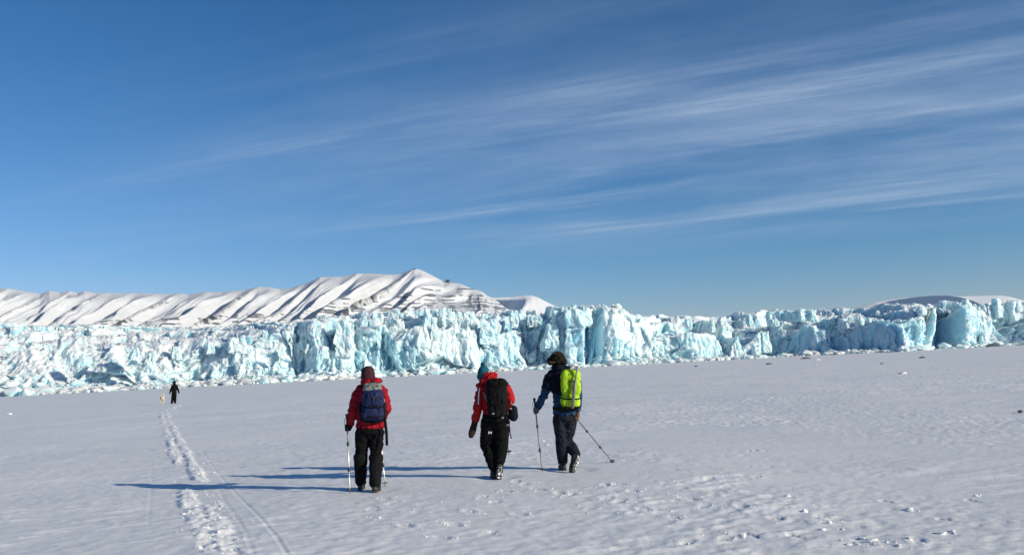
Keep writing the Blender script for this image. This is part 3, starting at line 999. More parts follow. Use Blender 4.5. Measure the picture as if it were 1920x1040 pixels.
# loose clods thrown up beside the tracks and lying on the crust
rng = np.random.default_rng(21)


def ground_z(p):
    return snow_height(p[:, 0].copy(), p[:, 1].copy())


pts, szs = [], []
for kn in (TRACK_A, TRACK_B):
    k = np.array(kn, float)
    t = rng.uniform(0, len(k) - 3.5, 140)
    i = t.astype(int)
    f = (t - i)[:, None]
    q = k[i] * (1 - f) + k[i + 1] * f
    g = on_ground(q[:, 0], q[:, 1])
    g[:, :2] += rng.normal(0, 0.10, (140, 2))
    pts.append(g)
    szs.append(np.clip(rng.lognormal(-4.4, 0.45, 140), 0.006, 0.035))
n = 350
cx, cy = rng.uniform(-14, 22, n), 6.5 + 30 * rng.random(n) ** 1.5
keep = (fbm2(cx / 2.2 + 7, cy / 3.2, 51, 3) > 0.12) & (rng.random(n) < 0.45 + 0.55 * (cx > 0))
pts.append(np.stack((cx, cy, cx * 0), 1)[keep])
szs.append(np.clip(rng.lognormal(-4.1, 0.5, keep.sum()), 0.008, 0.06))
for (fx, fy, an, dep) in PRINTS:
    g = np.array((fx, fy, 0)) + np.concatenate((rng.normal(0, 0.11, (7, 2)), np.zeros((7, 1))), 1)
    pts.append(g)
    szs.append(rng.uniform(0.006, 0.015, 7))
for bx, by, bs in ((1600, 1021, .03), (1622, 1014, .025), (1650, 1018, .035), (1706, 1013, .03), (1690, 1026, .03), (1795, 1000, .045), (1380, 1012, .025), (1372, 1006, .03), (1560, 984, .04), (1578, 992, .03), (1490, 932, .028), (1836, 926, .035), (1712, 958, .045)):
    g = on_ground(float(bx), float(by))[None] + np.concatenate((rng.normal(0, 0.06, (4, 2)), np.zeros((4, 1))), 1)
    pts.append(g)
    szs.append(bs * np.array((1.0, 0.55, 0.4, 0.3)))
pts, szs = np.concatenate(pts), np.concatenate(szs)
pts[:, 2] = ground_z(pts) + szs * 0.15
tag(lumps('snow_clods', pts, szs, MAT_SNOW, 9, 0.65), 'loose snow clods scattered over the crust and along the tracks', 'snow clods', kind='stuff')

# single lumps of ice lying out on the flat
MAT_DIRTY = plain('dirty_ice', (0.085, 0.10, 0.115), 0.6, 0.0, 0.6, 1.2)
for px_, py_, wpx, hpx, m_, lab in (
        (1441, 682, 9, 3.5, MAT_DIRTY, 'small dark lump of ice on the snow nearest the glacier middle'),
        (1511, 671, 17, 5, MAT_DIRTY, 'long low dark slab of ice in front of the blue shaded wall'),
        (1533, 674, 10, 3, MAT_SNOW, 'low snowy lump just right of the long dark slab'),
        (1653, 682, 7, 3, MAT_DIRTY, 'tiny dark ice lump alone on the snow at right of middle'),
        (1729, 670, 11, 4, MAT_DIRTY, 'dark flat ice lump in front of the white buttress'),
        (1690, 700, 16, 4.5, MAT_SNOW, 'white rounded snow lump out on the flat, right side'),
        (1864, 646, 26, 9, MAT_DIRTY, 'large dark dirty ice block at the glacier foot, far right'),
        (18, 775, 10, 4, MAT_SNOW, 'white snow lump alone near the left edge'),
        (1914, 771, 10, 4, MAT_DIRTY, 'small dark lump on the snow at the right edge'),
        (1305, 686, 6, 2.5, MAT_DIRTY, 'smallest dark speck of ice, left of the other lumps')):
    g = on_ground(float(px_), float(py_ + hpx * 0.3))
    if g[1] > float(d_ice(px_)) - 14:
        g = at(float(px_), 690.0, np.array(float(d_ice(px_)) - 22.0))
        g[2] = 0
    k = g[1] / FPX
    me = chunk_mesh('ice_lump', int(px_), 1.0, (wpx * k * 0.62, wpx * k * 0.5, hpx * k * 0.8))
    o = link('ice_lump', me, m_, None, (g[0], g[1], hpx * k * 0.15))
    tag(o, lab, 'ice lump', 'single ice lumps lying on the snow flat')

# ================================================================== people
class Shape:
    """Collects closed shells that are then melted into one skin."""

    def __init__(self):
        self.v, self.f, self.n = [], [], 0

    def add(self, v, f):
        v = np.asarray(v, float)
        self.v.append(v)
        self.f += [tuple(int(i) + self.n for i in q) for q in f]
        self.n += len(v)
        return self

    def tube(self, pts, rads, seg=14, side=(1, 0, 0)):
        p = np.asarray(pts, float)
        r = [(q, q) if np.isscalar(q) else q for q in rads]
        t = np.gradient(p, axis=0)
        # rounded ends
        t0, t1 = t[0] / np.linalg.norm(t[0]), t[-1] / np.linalg.norm(t[-1])
        rings = [(p[0] - t0 * min(r[0]) * 0.6, t0, (r[0][0] * 0.55, r[0][1] * 0.55))]
        rings += [(p[i], t[i] / np.linalg.norm(t[i]), r[i]) for i in range(len(p))]
        rings += [(p[-1] + t1 * min(r[-1]) * 0.6, t1, (r[-1][0] * 0.55, r[-1][1] * 0.55))]
        sd = np.asarray(side, float)
        V = []
        a = np.arange(seg) * 2 * np.pi / seg
        for c, tt, (ra, rb) in rings:
            s = sd - tt * (sd @ tt)
            if np.linalg.norm(s) < 1e-3:
                s = np.array((0, 1.0, 0)) - tt * tt[1]
            s /= np.linalg.norm(s)
            b = np.cross(tt, s)
            V.append(c + np.cos(a)[:, None] * ra * s + np.sin(a)[:, None] * rb * b)
        n = len(V)
        V = np.concatenate(V + [rings[0][0][None] - t0 * min(r[0]) * 0.25, rings[-1][0][None] + t1 * min(r[-1]) * 0.25])
        F = []
        for i in range(n - 1):
            for j in range(seg):
                k = (j + 1) % seg
                F.append((i * seg + j, i * seg + k, (i + 1) * seg + k, (i + 1) * seg + j))
        for j in range(seg):
            k = (j + 1) % seg
            F.append((n * seg, k, j))
            F.append((n * seg + 1, (n - 1) * seg + j, (n - 1) * seg + k))
        return self.add(V, F)

    def ball(self, c, r, e=1.0, rot=None, nu=20, nv=12):
        """Ellipsoid; e < 1 makes it boxier."""
        r = np.broadcast_to(np.asarray(r, float), (3,))
        u = np.arange(nu) * 2 * np.pi / nu
        v = np.linspace(-np.pi / 2, np.pi / 2, nv + 1)[1:-1]
        pw = lambda x: np.sign(x) * np.abs(x) ** e
        V = [np.stack((pw(np.cos(q)) * pw(np.cos(u)), pw(np.cos(q)) * pw(np.sin(u)), np.full(nu, pw(np.sin(q)))), 1) for q in v]
        V = np.concatenate(V + [np.array(((0, 0, -1.0), (0, 0, 1.0)))]) * r
        if rot is not None:
            V = V @ np.array(rot).T
        V = V + np.asarray(c, float)
        m, F = len(v), []
        for i in range(m - 1):
            for j in range(nu):
                k = (j + 1) % nu
                F.append((i * nu + j, i * nu + k, (i + 1) * nu + k, (i + 1) * nu + j))
        for j in range(nu):
            k = (j + 1) % nu
            F.append((m * nu, k, j))
            F.append((m * nu + 1, (m - 1) * nu + j, (m - 1) * nu + k))
        return self.add(V, F)

    def mesh(self, name):
        me = bpy.data.meshes.new(name)
        me.from_pydata([tuple(q) for q in np.concatenate(self.v)], [], self.f)
        me.update()
        return me

    def put(self, name, mat, parent, smooth=True):
        me = self.mesh(name)
        me.polygons.foreach_set('use_smooth', np.full(len(me.polygons), smooth, dtype=bool))
        return link(name, me, mat, parent)

    def skin(self, name, mat, parent, voxel=0.011, relax=4, folds=0.0, fscale=(9, 9, 16), seed=1):
        """One continuous surface from all the shells, relaxed and creased."""
        tmp = bpy.data.objects.new('tmp', self.mesh('tmp'))
        COL.objects.link(tmp)
        m = tmp.modifiers.new('r', 'REMESH')
        m.mode, m.voxel_size = 'VOXEL', voxel
        s = tmp.modifiers.new('s', 'SMOOTH')
        s.factor, s.iterations = 0.5, relax
        dg = bpy.context.evaluated_depsgraph_get()
        me = bpy.data.meshes.new_from_object(tmp.evaluated_get(dg))
        old = tmp.data
        bpy.data.objects.remove(tmp)
        bpy.data.meshes.remove(old)
        me.name = name
        n = len(me.vertices)
        if folds > 0:
            co, no = np.empty(n * 3), np.empty(n * 3)
            me.vertices.foreach_get('co', co)
            me.vertices.foreach_get('normal', no)
            co, no = co.reshape(-1, 3), no.reshape(-1, 3)
            q = co * np.array(fscale) + seed * 7.3
            w = fbm(q * 0.6 + 5, seed + 50, 2)
            d = (1 - np.abs(fbm(q + w[:, None] * 0.8, seed, 3))) - 0.62
            co = co + no * (d * folds)[:, None]
            me.vertices.foreach_set('co', co.ravel())
        me.polygons.foreach_set('use_smooth', np.ones(len(me.polygons), dtype=bool))
        me.update()
        return link(name, me, mat, parent)


V3 = lambda *a: np.array(a, float)
mixp = lambda a, b, t: np.asarray(a) * (1 - t) + np.asarray(b) * t

C_RED = cloth('red_jacket_fabric', (0.31, 0.010, 0.022), (0.21, 0.007, 0.016), 0.75)
C_RED2 = cloth('bright_red_jacket_fabric', (0.40, 0.014, 0.018), (0.28, 0.010, 0.013), 0.7)
C_BLACK = cloth('black_trouser_fabric', (0.0055, 0.0055, 0.0065), (0.0035, 0.0035, 0.0045), 0.85)
C_BLACK2 = cloth('charcoal_fabric', (0.009, 0.009, 0.011), (0.005, 0.005, 0.0065), 0.8)
C_NAVYTR = cloth('slate_trouser_fabric', (0.015, 0.018, 0.028), (0.009, 0.011, 0.018), 0.8)
C_NAVY = cloth('dark_navy_fabric', (0.007, 0.010, 0.021), (0.005, 0.007, 0.014), 0.8)
C_BLUE = cloth('blue_jacket_fabric', (0.018, 0.065, 0.15), (0.012, 0.042, 0.10), 0.75)
C_PACKBLUE = cloth('navy_pack_nylon', (0.019, 0.026, 0.088), (0.011, 0.016, 0.052), 0.65)
C_PACKGREY = cloth('grey_green_pack_nylon', (0.22, 0.25, 0.23), (0.13, 0.15, 0.14), 0.65)
C_LIME = cloth('lime_pack_nylon', (0.40, 0.62, 0.03), (0.30, 0.50, 0.02), 0.6, 6.0, 0.35)
C_MAROON = cloth('maroon_knit', (0.060, 0.026, 0.032), (0.038, 0.016, 0.022), 0.95, 30.0, 0.5, 120.0)
C_TEAL = cloth('teal_knit', (0.016, 0.125, 0.19), (0.010, 0.07, 0.115), 0.95, 24.0, 0.5, 120.0)
C_FUR = cloth('brown_fur', (0.034, 0.026, 0.019), (0.008, 0.007, 0.006), 1.0, 22.0, 1.0, 90.0)
C_FURLIGHT = cloth('pale_fur', (0.13, 0.10, 0.07), (0.06, 0.045, 0.03), 1.0, 30.0, 1.0, 90.0)
C_MITT = cloth('brown_mitten', (0.034, 0.026, 0.020), (0.018, 0.014, 0.011), 0.9)
C_GLOVEGREY = cloth('grey_glove', (0.20, 0.195, 0.185), (0.12, 0.115, 0.11), 0.85)
C_GLOVEBROWN = cloth('tan_glove', (0.16, 0.085, 0.050), (0.09, 0.05, 0.03), 0.85)
C_SKIN = plain('skin', (0.50, 0.32, 0.25), 0.5, 0, 0.1)
M_BOOT = plain('boot_leather', (0.022, 0.021, 0.022), 0.6, 0, 0.5, 20)
M_SOLE = plain('boot_rubber', (0.035, 0.035, 0.037), 0.8, 0, 0.3, 40)
M_CAKE = plain('caked_snow', (0.72, 0.73, 0.74), 0.7, 0, 0.1, 30)
M_ALU = plain('silver_shaft', (0.66, 0.62, 0.58), 0.35, 0.55, 0.1)
M_DARKALU = plain('dark_shaft', (0.16, 0.16, 0.165), 0.4, 0.5, 0.15)
M_PLASTIC = plain('black_plastic', (0.014, 0.014, 0.015), 0.45, 0, 0.3)
M_CORK = plain('copper_shaft', (0.36, 0.20, 0.13), 0.5, 0.3, 0.2)
M_WHITE = plain('white_print', (0.75, 0.75, 0.76), 0.6, 0, 0.05)
M_WEB = plain('grey_webbing', (0.20, 0.21, 0.21), 0.7, 0, 0.2)


class Figure:
    def __init__(self, foot_px, origin, k, name, label, group):
        self.base = on_ground(float(foot_px[0]), float(foot_px[1]))
        self.o, self.k = origin, k
        self.root = empty(name, self.base)
        tag(self.root, label, 'person', group)

    def P(self, zx, zy, dy=0.0):
        return at(self.o[0] + zx / self.k, self.o[1] + zy / self.k, np.array(self.base[1] + dy)) - self.base

    def G(self, zx, zy):
        return on_ground(self.o[0] + zx / self.k, self.o[1] + zy / self.k) - self.base


def make_body(f, J, face=(0, 1, 0), child_res=0.014):
    """The person under the clothes: one closed figure with a head that has a face."""
    s = Shape()
    s.tube([J['neck'] + V3(0, 0, -0.02), J['chest'], J['waist'], J['hem']], [(0.07, 0.06), (0.13, 0.09), (0.12, 0.08), (0.12, 0.085)])
    s.tube([J['neck'] + V3(0, 0, -0.08), mixp(J['neck'], J['head'], 0.7)], [0.055, 0.05])
    for a in 'LR':
        s.tube([J['sh' + a], J['el' + a], J['wr' + a]], [0.048, 0.036, 0.027])
        s.tube([J['hip' + a], J['kn' + a], J['an' + a]], [0.075, 0.055, 0.04])
        s.tube([J['neck'] + V3(0, 0, -0.05), J['sh' + a]], [0.05, 0.045])
    h = J['head']
    fw = np.asarray(face, float) / np.linalg.norm(face)
    rt = np.cross(fw, (0, 0, 1.0))
    up = V3(0, 0, 1)
    s.ball(h, (0.070, 0.085, 0.098))
    s.ball(h + fw * 0.03 - up * 0.055, (0.048, 0.05, 0.05))                 # jaw
    s.tube([h + fw * 0.082 + up * 0.015, h + fw * 0.102 - up * 0.022], [0.010, 0.015], 8)    # nose
    s.ball(h + fw * 0.078 - up * 0.052, (0.024, 0.016, 0.010))              # lips
    for q in (-1, 1):
        s.ball(h + rt * q * 0.073 - up * 0.005, (0.012, 0.02, 0.03))         # ears
        s.ball(h + rt * q * 0.03 + fw * 0.072 + up * 0.03, (0.022, 0.014, 0.009))   # brows
    b = s.skin('body', C_SKIN, f.root, child_res, 2)
    for q in (-1, 1):
        Shape().ball(h + rt * q * 0.03 + fw * 0.076 + up * 0.008, 0.011, nu=10, nv=6).put('eye', M_WHITE, b)
    return b


def glove(f, pole_pt, axis, wrist, mat, res=0.007):
    """A gloved hand with four fingers and a thumb closed round a shaft."""
    a = np.asarray(axis, float)
    a /= np.linalg.norm(a)
    o = wrist - pole_pt
    o = o - a * (o @ a) * 0.6
    o = o - a * (o @ a)
    if np.linalg.norm(o) < 1e-3:
        o = np.cross(a, (1.0, 0, 0))
    o /= np.linalg.norm(o)
    b = np.cross(a, o)
    s = Shape()
    c = pole_pt + o * 0.034
    s.ball(c, (0.026, 0.040, 0.044), 0.8)
    for i, ln in enumerate((0.92, 1.0, 0.95, 0.8)):
        h = 0.034 - 0.023 * i
        th = np.radians(np.array((20, 75, 130, 185, 235)) * ln)
        s.tube([pole_pt + a * h + (0.030 if j else 0.036) * (o * math.cos(t) + b * math.sin(t)) for j, t in enumerate(th)], [0.0125, 0.012, 0.0115, 0.0105, 0.0095], 8, a)
    th = np.radians(np.array((-25, -75, -125, -170)))
    s.tube([pole_pt + a * (0.02 + 0.008 * j) + 0.031 * (o * math.cos(t) + b * math.sin(t)) for j, t in enumerate(th)], [0.015, 0.014, 0.0125, 0.011], 8, a)
    s.tube([c, mixp(c, wrist, 0.6), wrist], [0.036, 0.034, 0.043], 12)
    return s.skin('glove', mat, f.root, res, 2)


def boot(f, heel, toe, ankle, mat=M_BOOT, caked=False, sole_face=False):
    """Boot along the line heel-toe (points under the sole), shaft up to the ankle."""
    ax = toe - heel
    ln = np.linalg.norm(ax)
    ax = ax / ln
    up = ankle - heel
    up = up - ax * (up @ ax)
    up /= np.linalg.norm(up)
    sd = np.cross(ax, up)
    s = Shape()
    s.tube([heel + up * 0.052 + ax * 0.02, heel + up * 0.058 + ax * ln * 0.35, heel + up * 0.050 + ax * ln * 0.68, heel + up * 0.042 + ax * ln * 0.92],
           [(0.040, 0.045), (0.043, 0.048), (0.050, 0.042), (0.040, 0.030)], 14, sd)
    s.tube([heel + up * 0.06 + ax * 0.07, ankle + (ankle - heel) * 0.25], [(0.052, 0.056), (0.054, 0.058)], 14, sd)
    o = s.skin('boot', mat, f.root, 0.009, 2, 0.006, (30, 30, 30), 3)
    q = Shape()
    n, seg = 12, []
    tt = np.linspace(0, 1, n)
    w = np.interp(tt, (0, 0.06, 0.3, 0.5, 0.72, 0.92, 1), (0.024, 0.040, 0.040, 0.042, 0.051, 0.036, 0.016))
    for t, ww in zip(tt, w):
        seg.append([heel + ax * (t * (ln + 0.02) - 0.02) + sd * ww * e + up * z for e, z in ((-1, 0.0), (1, 0.0), (1, 0.026), (-1, 0.026))])
    V = np.array(seg).reshape(-1, 3)
    F = []
    for i in range(n - 1):
        for j in range(4):
            k = (j + 1) % 4
            F.append((i * 4 + j, i * 4 + k, (i + 1) * 4 + k, (i + 1) * 4 + j))
    F += [(3, 2, 1, 0), tuple((n - 1) * 4 + j for j in range(4))]
    q.add(V, F)
    so = q.put('sole', M_SOLE, o, False)
    if caked:                                    # snow pressed between the lugs
        rnd = np.random.default_rng(int(abs(heel[0]) * 1e4) % 9999)
        k = Shape()
        for i in range(26):
            t = rnd.uniform(0.02, 0.98)
            ww = float(np.interp(t, tt, w)) * 0.85
            c = heel + ax * (t * ln) + sd * ww * rnd.uniform(-1, 1) - up * 0.003
            k.ball(c, rnd.uniform(0.005, 0.013), nu=6, nv=4)
        k.put('caked_snow', M_CAKE, o)['kind'] = 'stuff'
    return o


def trekking_pole(tip, hand, top, label, upper=M_DARKALU, lower=M_ALU, clamp_t=(0.30, 0.62), base=None):
    """Tip on the snow, grip at the hand, shaft sections with clamps, a basket near the tip."""
    root = empty('trekking_pole', tip)
    tag(root, label, 'trekking pole', 'trekking poles of the hikers')
    d = top - tip
    ln = np.linalg.norm(d)
    a = d / ln
    at_ = lambda t: a * t
    sgrip = ln - 0.17
    c1, c2 = ln * clamp_t[0], ln * clamp_t[1]
    Shape().tube([at_(0.0), at_(0.07)], [0.0035, 0.007], 8).put('tip', M_PLASTIC, root)
    Shape().tube([at_(0.05), at_(c1)], [0.0075, 0.0085], 8).put('shaft_section', lower, root)
    Shape().tube([at_(c1), at_(c2)], [0.0095, 0.0095], 8).put('shaft_section', lower, root)
    Shape().tube([at_(c2), at_(sgrip)], [0.0105, 0.0105], 8).put('shaft_section', upper, root)
    for c in (c1, c2):
        s = Shape().tube([at_(c - 0.022), at_(c + 0.022)], [0.0155, 0.0165], 10)
        s.ball(at_(c) + np.cross(a, (0, 1.0, 0)) * 0.014, (0.008, 0.006, 0.016), nu=8, nv=6)
        s.put('clamp', M_PLASTIC, root)
    g = Shape().tube([at_(sgrip - 0.01), at_(sgrip + 0.05), at_(sgrip + 0.11), at_(ln - 0.012)], [0.013, 0.0155, 0.0145, 0.020], 12)
    g.ball(at_(ln), (0.024, 0.019, 0.013))
    grip = g.put('grip', M_PLASTIC, root)
    b = Shape()
    for i in range(6):
        th = i * math.pi / 3
        u = np.cross(a, (0.0, 1.0, 0.0))
        u /= np.linalg.norm(u)
        v = np.cross(a, u)
        r = u * math.cos(th) + v * math.sin(th)
        r2 = u * math.cos(th + math.pi / 3) + v * math.sin(th + math.pi / 3)
        b.tube([at_(0.065), at_(0.062) + r * 0.040], [0.006, 0.005], 6)
        b.tube([at_(0.060) + r * 0.042, at_(0.060) + r2 * 0.042], [0.005, 0.005], 6)
    b.put('basket', M_PLASTIC, root)
    u = np.cross(a, (0.0, 1.0, 0.0))
    u /= np.linalg.norm(u)
    Shape().tube([at_(ln - 0.02), at_(ln - 0.06) + u * 0.035, at_(ln - 0.12) + u * 0.04, at_(ln - 0.16) + u * 0.02], [(0.003, 0.008)] * 4, 6).put('strap', C_BLACK2, grip)
    return root


def strap(pts, w, t, mat, parent, name='strap', side=(1, 0, 0)):
    return Shape().tube(pts, [(w, t)] * len(pts), 8, side).put(name, mat, parent)


HIKERS = 'hikers walking across the snow'
# ------------------------------------------------------------------ hiker with the navy pack
f1 = Figure((690, 919.5), (600, 670), 3.852, 'person', 'hiker in red jacket and maroon beanie, wearing a navy pack, leftmost of the near three', HIKERS)
P = f1.P
J = dict(head=P(348, 130, 0.03), neck=P(362, 185, 0.02), chest=P(364, 265, 0.0), waist=P(364, 400, 0.0), hem=P(364, 500, 0.0),
         shL=P(280, 240, 0.0), elL=P(236, 372, -0.03), wrL=P(222, 482, 0.02), shR=P(448, 240, 0.0), elR=P(484, 366, 0.03), wrR=P(448, 450, 0.25),
         hipL=P(312, 535, 0), hipR=P(410, 535, 0), knL=P(294, 712, 0.05), knR=P(404, 722, 0.03))
fl, fr = f1.G(300, 952), f1.G(402, 968)
J['anL'], J['anR'] = fl + V3(0, -0.03, 0.11), fr + V3(0, -0.03, 0.11)
make_body(f1, J)
s = Shape()
s.tube([J['neck'] + V3(0, 0, -0.03), J['chest'] + V3(0, 0, 0.02), J['waist'], J['hem']], [(0.105, 0.09), (0.195, 0.125), (0.185, 0.125), (0.205, 0.145)], 20)
for a in 'LR':
    s.tube([J['neck'] + V3(0, 0, -0.07), J['sh' + a]], [0.09, 0.078])
    s.tube([J['sh' + a], mixp(J['sh' + a], J['el' + a], 0.5), J['el' + a], mixp(J['el' + a], J['wr' + a], 0.5), J['wr' + a]], [0.080, 0.074, 0.066, 0.060, 0.050])
jk = s.skin('jacket', C_RED, f1.root, 0.011, 4, 0.022, (8, 8, 13), 4)
# hood rolled behind the neck
s = Shape()
for i in range(9):
    t0 = math.pi * (0.0 + 2 * i / 9.0)
    t1 = math.pi * (0.0 + 2 * (i + 1) / 9.0)
    c = P(362, 172, 0.0)
    s.tube([c + V3(math.cos(t0) * 0.095, math.sin(t0) * 0.085, 0.012 * math.sin(t0)), c + V3(math.cos(t1) * 0.095, math.sin(t1) * 0.085, 0.012 * math.sin(t1))], [0.045, 0.045])
s.ball(P(398, 172, -0.10), (0.085, 0.05, 0.045))
s.ball(P(342, 180, -0.10), (0.07, 0.05, 0.040))
s.tube([P(425, 160, -0.06), P(443, 172, -0.06)], [0.03, 0.022])
s.skin('hood', C_RED, f1.root, 0.009, 3, 0.020, (14, 14, 14), 8)
# trousers
s = Shape()
s.tube([J['hem'] + V3(0, 0, 0.06), mixp(J['hipL'], J['hipR'], 0.5)], [(0.185, 0.13), (0.195, 0.135)], 20)
for a in 'LR':
    s.tube([J['hip' + a] + V3(0, 0, 0.02), mixp(J['hip' + a], J['kn' + a], 0.5), J['kn' + a], mixp(J['kn' + a], J['an' + a], 0.5), J['an' + a]], [0.110, 0.098, 0.085, 0.080, 0.072])
s.skin('trousers', C_BLACK, f1.root, 0.011, 4, 0.020, (9, 9, 12), 9)
for a in 'LR':
    s = Shape().tube([mixp(J['kn' + a], J['an' + a], -0.04), mixp(J['kn' + a], J['an' + a], 0.25), mixp(J['kn' + a], J['an' + a], 0.7), J['an' + a] + V3(0, 0, -0.01)], [0.103, 0.094, 0.084, 0.080])
    s.skin('gaiter', C_BLACK2, f1.root, 0.010, 3, 0.016, (12, 12, 18), 11)
boot(f1, fl + V3(0, -0.10, 0), fl + V3(-0.02, 0.17, 0), J['anL'])
boot(f1, fr + V3(0, -0.10, 0), fr + V3(0.02, 0.17, 0), J['anR'])
# beanie
s = Shape().ball(P(347, 122, 0.02), (0.100, 0.108, 0.125)).ball(P(347, 142, 0.02), (0.102, 0.110, 0.07))
s.skin('beanie', C_MAROON, f1.root, 0.009, 3, 0.006, (20, 20, 20), 2)
# poles and gloves
tipL = f1.G(216, 985)
topL = P(194, 412, 0.06)
hL = tipL + (topL - tipL) * 0.83
glove(f1, hL, topL - tipL, J['wrL'], C_BLACK2)
tipR = f1.G(470, 912)
tipR = P(471, 915, 0.30) * V3(1, 1, 0)
topR = P(420, 410, 0.42)
hR = tipR + (topR - tipR) * 0.93
glove(f1, hR, topR - tipR, J['wrR'], C_BLACK2)
trekking_pole(tipL + f1.base, hL, topL + f1.base, 'silver trekking pole planted left of the hiker with the navy pack', M_DARKALU, M_ALU)
trekking_pole(tipR + f1.base, hR, topR + f1.base, 'silver trekking pole half hidden right of the gaitered legs', M_DARKALU, M_ALU)

# navy rucksack
bp = empty('backpack', f1.base + P(380, 450, -0.25))
tag(bp, 'navy rucksack with grey lid on the back of the leftmost near hiker', 'backpack', 'backpacks carried by the hikers')
off = P(380, 450, -0.25)
Q = lambda zx, zy, dy: P(zx, zy, dy) - off
s = Shape()
s.ball(Q(383, 330, -0.24), (0.150, 0.115, 0.205), 0.55)
s.ball(Q(385, 400, -0.26), (0.155, 0.12, 0.100), 0.55)
s.ball(Q(383, 270, -0.23), (0.130, 0.10, 0.10), 0.6)
bag = s.skin('bag', C_PACKBLUE, bp, 0.010, 3, 0.018, (9, 9, 9), 21)
s = Shape()
s.ball(Q(378, 205, -0.20), (0.120, 0.11, 0.045), 0.6)
s.ball(Q(378, 225, -0.22), (0.128, 0.11, 0.040), 0.6)
lid = s.skin('lid', C_PACKGREY, bp, 0.009, 3, 0.012, (14, 14, 14), 22)
for zx in (350, 415):
    Shape().ball(Q(zx, 205, -0.315), (0.012, 0.008, 0.010), 0.6).put('buckle', M_PLASTIC, lid)
s = Shape().ball(Q(384, 300, -0.335), (0.095, 0.03, 0.10), 0.6)
fp = s.skin('front_pocket', C_PACKBLUE, bp, 0.009, 3, 0.012, (14, 14, 14), 23)
strap([Q(365, 260, -0.36), Q(384, 292, -0.372), Q(388, 330, -0.37)], 0.007, 0.004, M_PLASTIC, fp)
strap([Q(410, 262, -0.36), Q(392, 292, -0.372), Q(378, 325, -0.37)], 0.007, 0.004, M_PLASTIC, fp)
for sx_, dz_ in ((300, 0), (460, 0)):
    s = Shape().ball(Q(sx_, 375, -0.20), (0.040, 0.075, 0.105), 0.7)
    s.skin('side_pocket', C_NAVY, bp, 0.010, 2, 0.010, (14, 14, 14), 24)
for zy in (355, 425):
    strap([Q(303, zy - 6, -0.33), Q(345, zy + 2, -0.378), Q(385, zy + 4, -0.388), Q(425, zy + 2, -0.378), Q(466, zy - 6, -0.33)], 0.004, 0.010, C_BLACK2, bp, 'compression_strap', (0, 1, 0))
s = Shape().tube([Q(300, 445, -0.08), Q(345, 452, -0.19), Q(395, 455, -0.20), Q(440, 448, -0.17), Q(462, 440, -0.05)], [(0.03, 0.04)] * 5, 12, (0, 1, 0))
s.skin('hip_belt', C_BLACK2, bp, 0.010, 2)
strap([Q(463, 415, -0.14), Q(472, 470, -0.15), Q(480, 540, -0.15), Q(483, 632, -0.15)], 0.020, 0.006, C_BLACK2, bp)
strap([Q(462, 300, -0.16), Q(462, 350, -0.17), Q(460, 380, -0.16)], 0.012, 0.006, M_WEB, bp)
for zx in (325, 420):
    strap([Q(zx, 215, -0.12), Q(zx, 195, 0.0), Q(zx - 4, 240, 0.16), Q(zx, 340, 0.15), Q(zx, 400, 0.02)], 0.028, 0.010, C_BLACK2, bp, 'shoulder_strap')

# ------------------------------------------------------------------ hiker with the teal bobble hat
f2 = Figure((932, 897.5), (840, 660), 4.0, 'person', 'hiker in red jacket and teal bobble hat, wearing a black pack, in the middle', HIKERS)
P = f2.P
J = dict(head=P(285, 172, 0.04), neck=P(312, 238, 0.02), chest=P(338, 305, 0.0), waist=P(350, 415, 0.0), hem=P(357, 492, 0.0),
         shL=P(252, 268, 0.02), elL=P(226, 395, -0.03), wrL=P(203, 512, 0.03), shR=P(430, 262, 0.0), elR=P(472, 350, 0.04), wrR=P(440, 430, 0.25),
         hipL=P(305, 525, 0.0), hipR=P(405, 525, 0.0), knL=P(291, 692, 0.14), knR=P(396, 712, 0.10))
fl = f2.G(347, 948) + V3(0, 0.05, 0)
J['anL'] = fl + V3(0.0, -0.02, 0.12)
toe = f2.G(384, 957)
heel = P(396, 858, -0.06)
J['anR'] = heel + V3(-0.005, 0.085, 0.035)
make_body(f2, J, (-0.6, 0.8, -0.1))
s = Shape()
s.tube([J['neck'] + V3(0, 0, -0.04), J['chest'] + V3(0, 0, 0.02), J['waist'], J['hem']], [(0.105, 0.09), (0.185, 0.12), (0.175, 0.12), (0.195, 0.135)], 20)
for a in 'LR':
    s.tube([J['neck'] + V3(0, 0, -0.08), J['sh' + a]], [0.085, 0.075])
    s.tube([J['sh' + a], mixp(J['sh' + a], J['el' + a], 0.5), J['el' + a], mixp(J['el' + a], J['wr' + a], 0.5), J['wr' + a]], [0.078, 0.074, 0.068, 0.064, 0.056])
jk = s.skin('jacket', C_RED2, f2.root, 0.011, 4, 0.022, (8, 8, 13), 14)
strap([P(238, 268, -0.09), P(232, 305, -0.095), P(229, 350, -0.10), P(228, 388, -0.105)], 0.009, 0.006, M_WHITE, jk, 'stripe')
# hood hanging beside the head
s = Shape()
s.ball(P(312, 190, -0.03), (0.110, 0.095, 0.085))
s.ball(P(345, 172, -0.02), (0.050, 0.07, 0.042))
s.ball(P(278, 218, -0.02), (0.085, 0.09, 0.045))
s.ball(P(236, 248, 0.0), (0.055, 0.07, 0.03))
s.skin('hood', C_RED2, f2.root, 0.009, 3, 0.026, (12, 12, 12), 18)
s = Shape().ball(P(268, 160, 0.05), (0.092, 0.100, 0.122)).ball(P(260, 182, 0.05), (0.088, 0.100, 0.075))
hat = s.skin('bobble_hat', C_TEAL, f2.root, 0.009, 3, 0.006, (22, 22, 22), 5)
Shape().ball(P(262, 92, 0.05), 0.036).skin('pompom', C_TEAL, hat, 0.008, 1, 0.022, (70, 70, 70), 6)
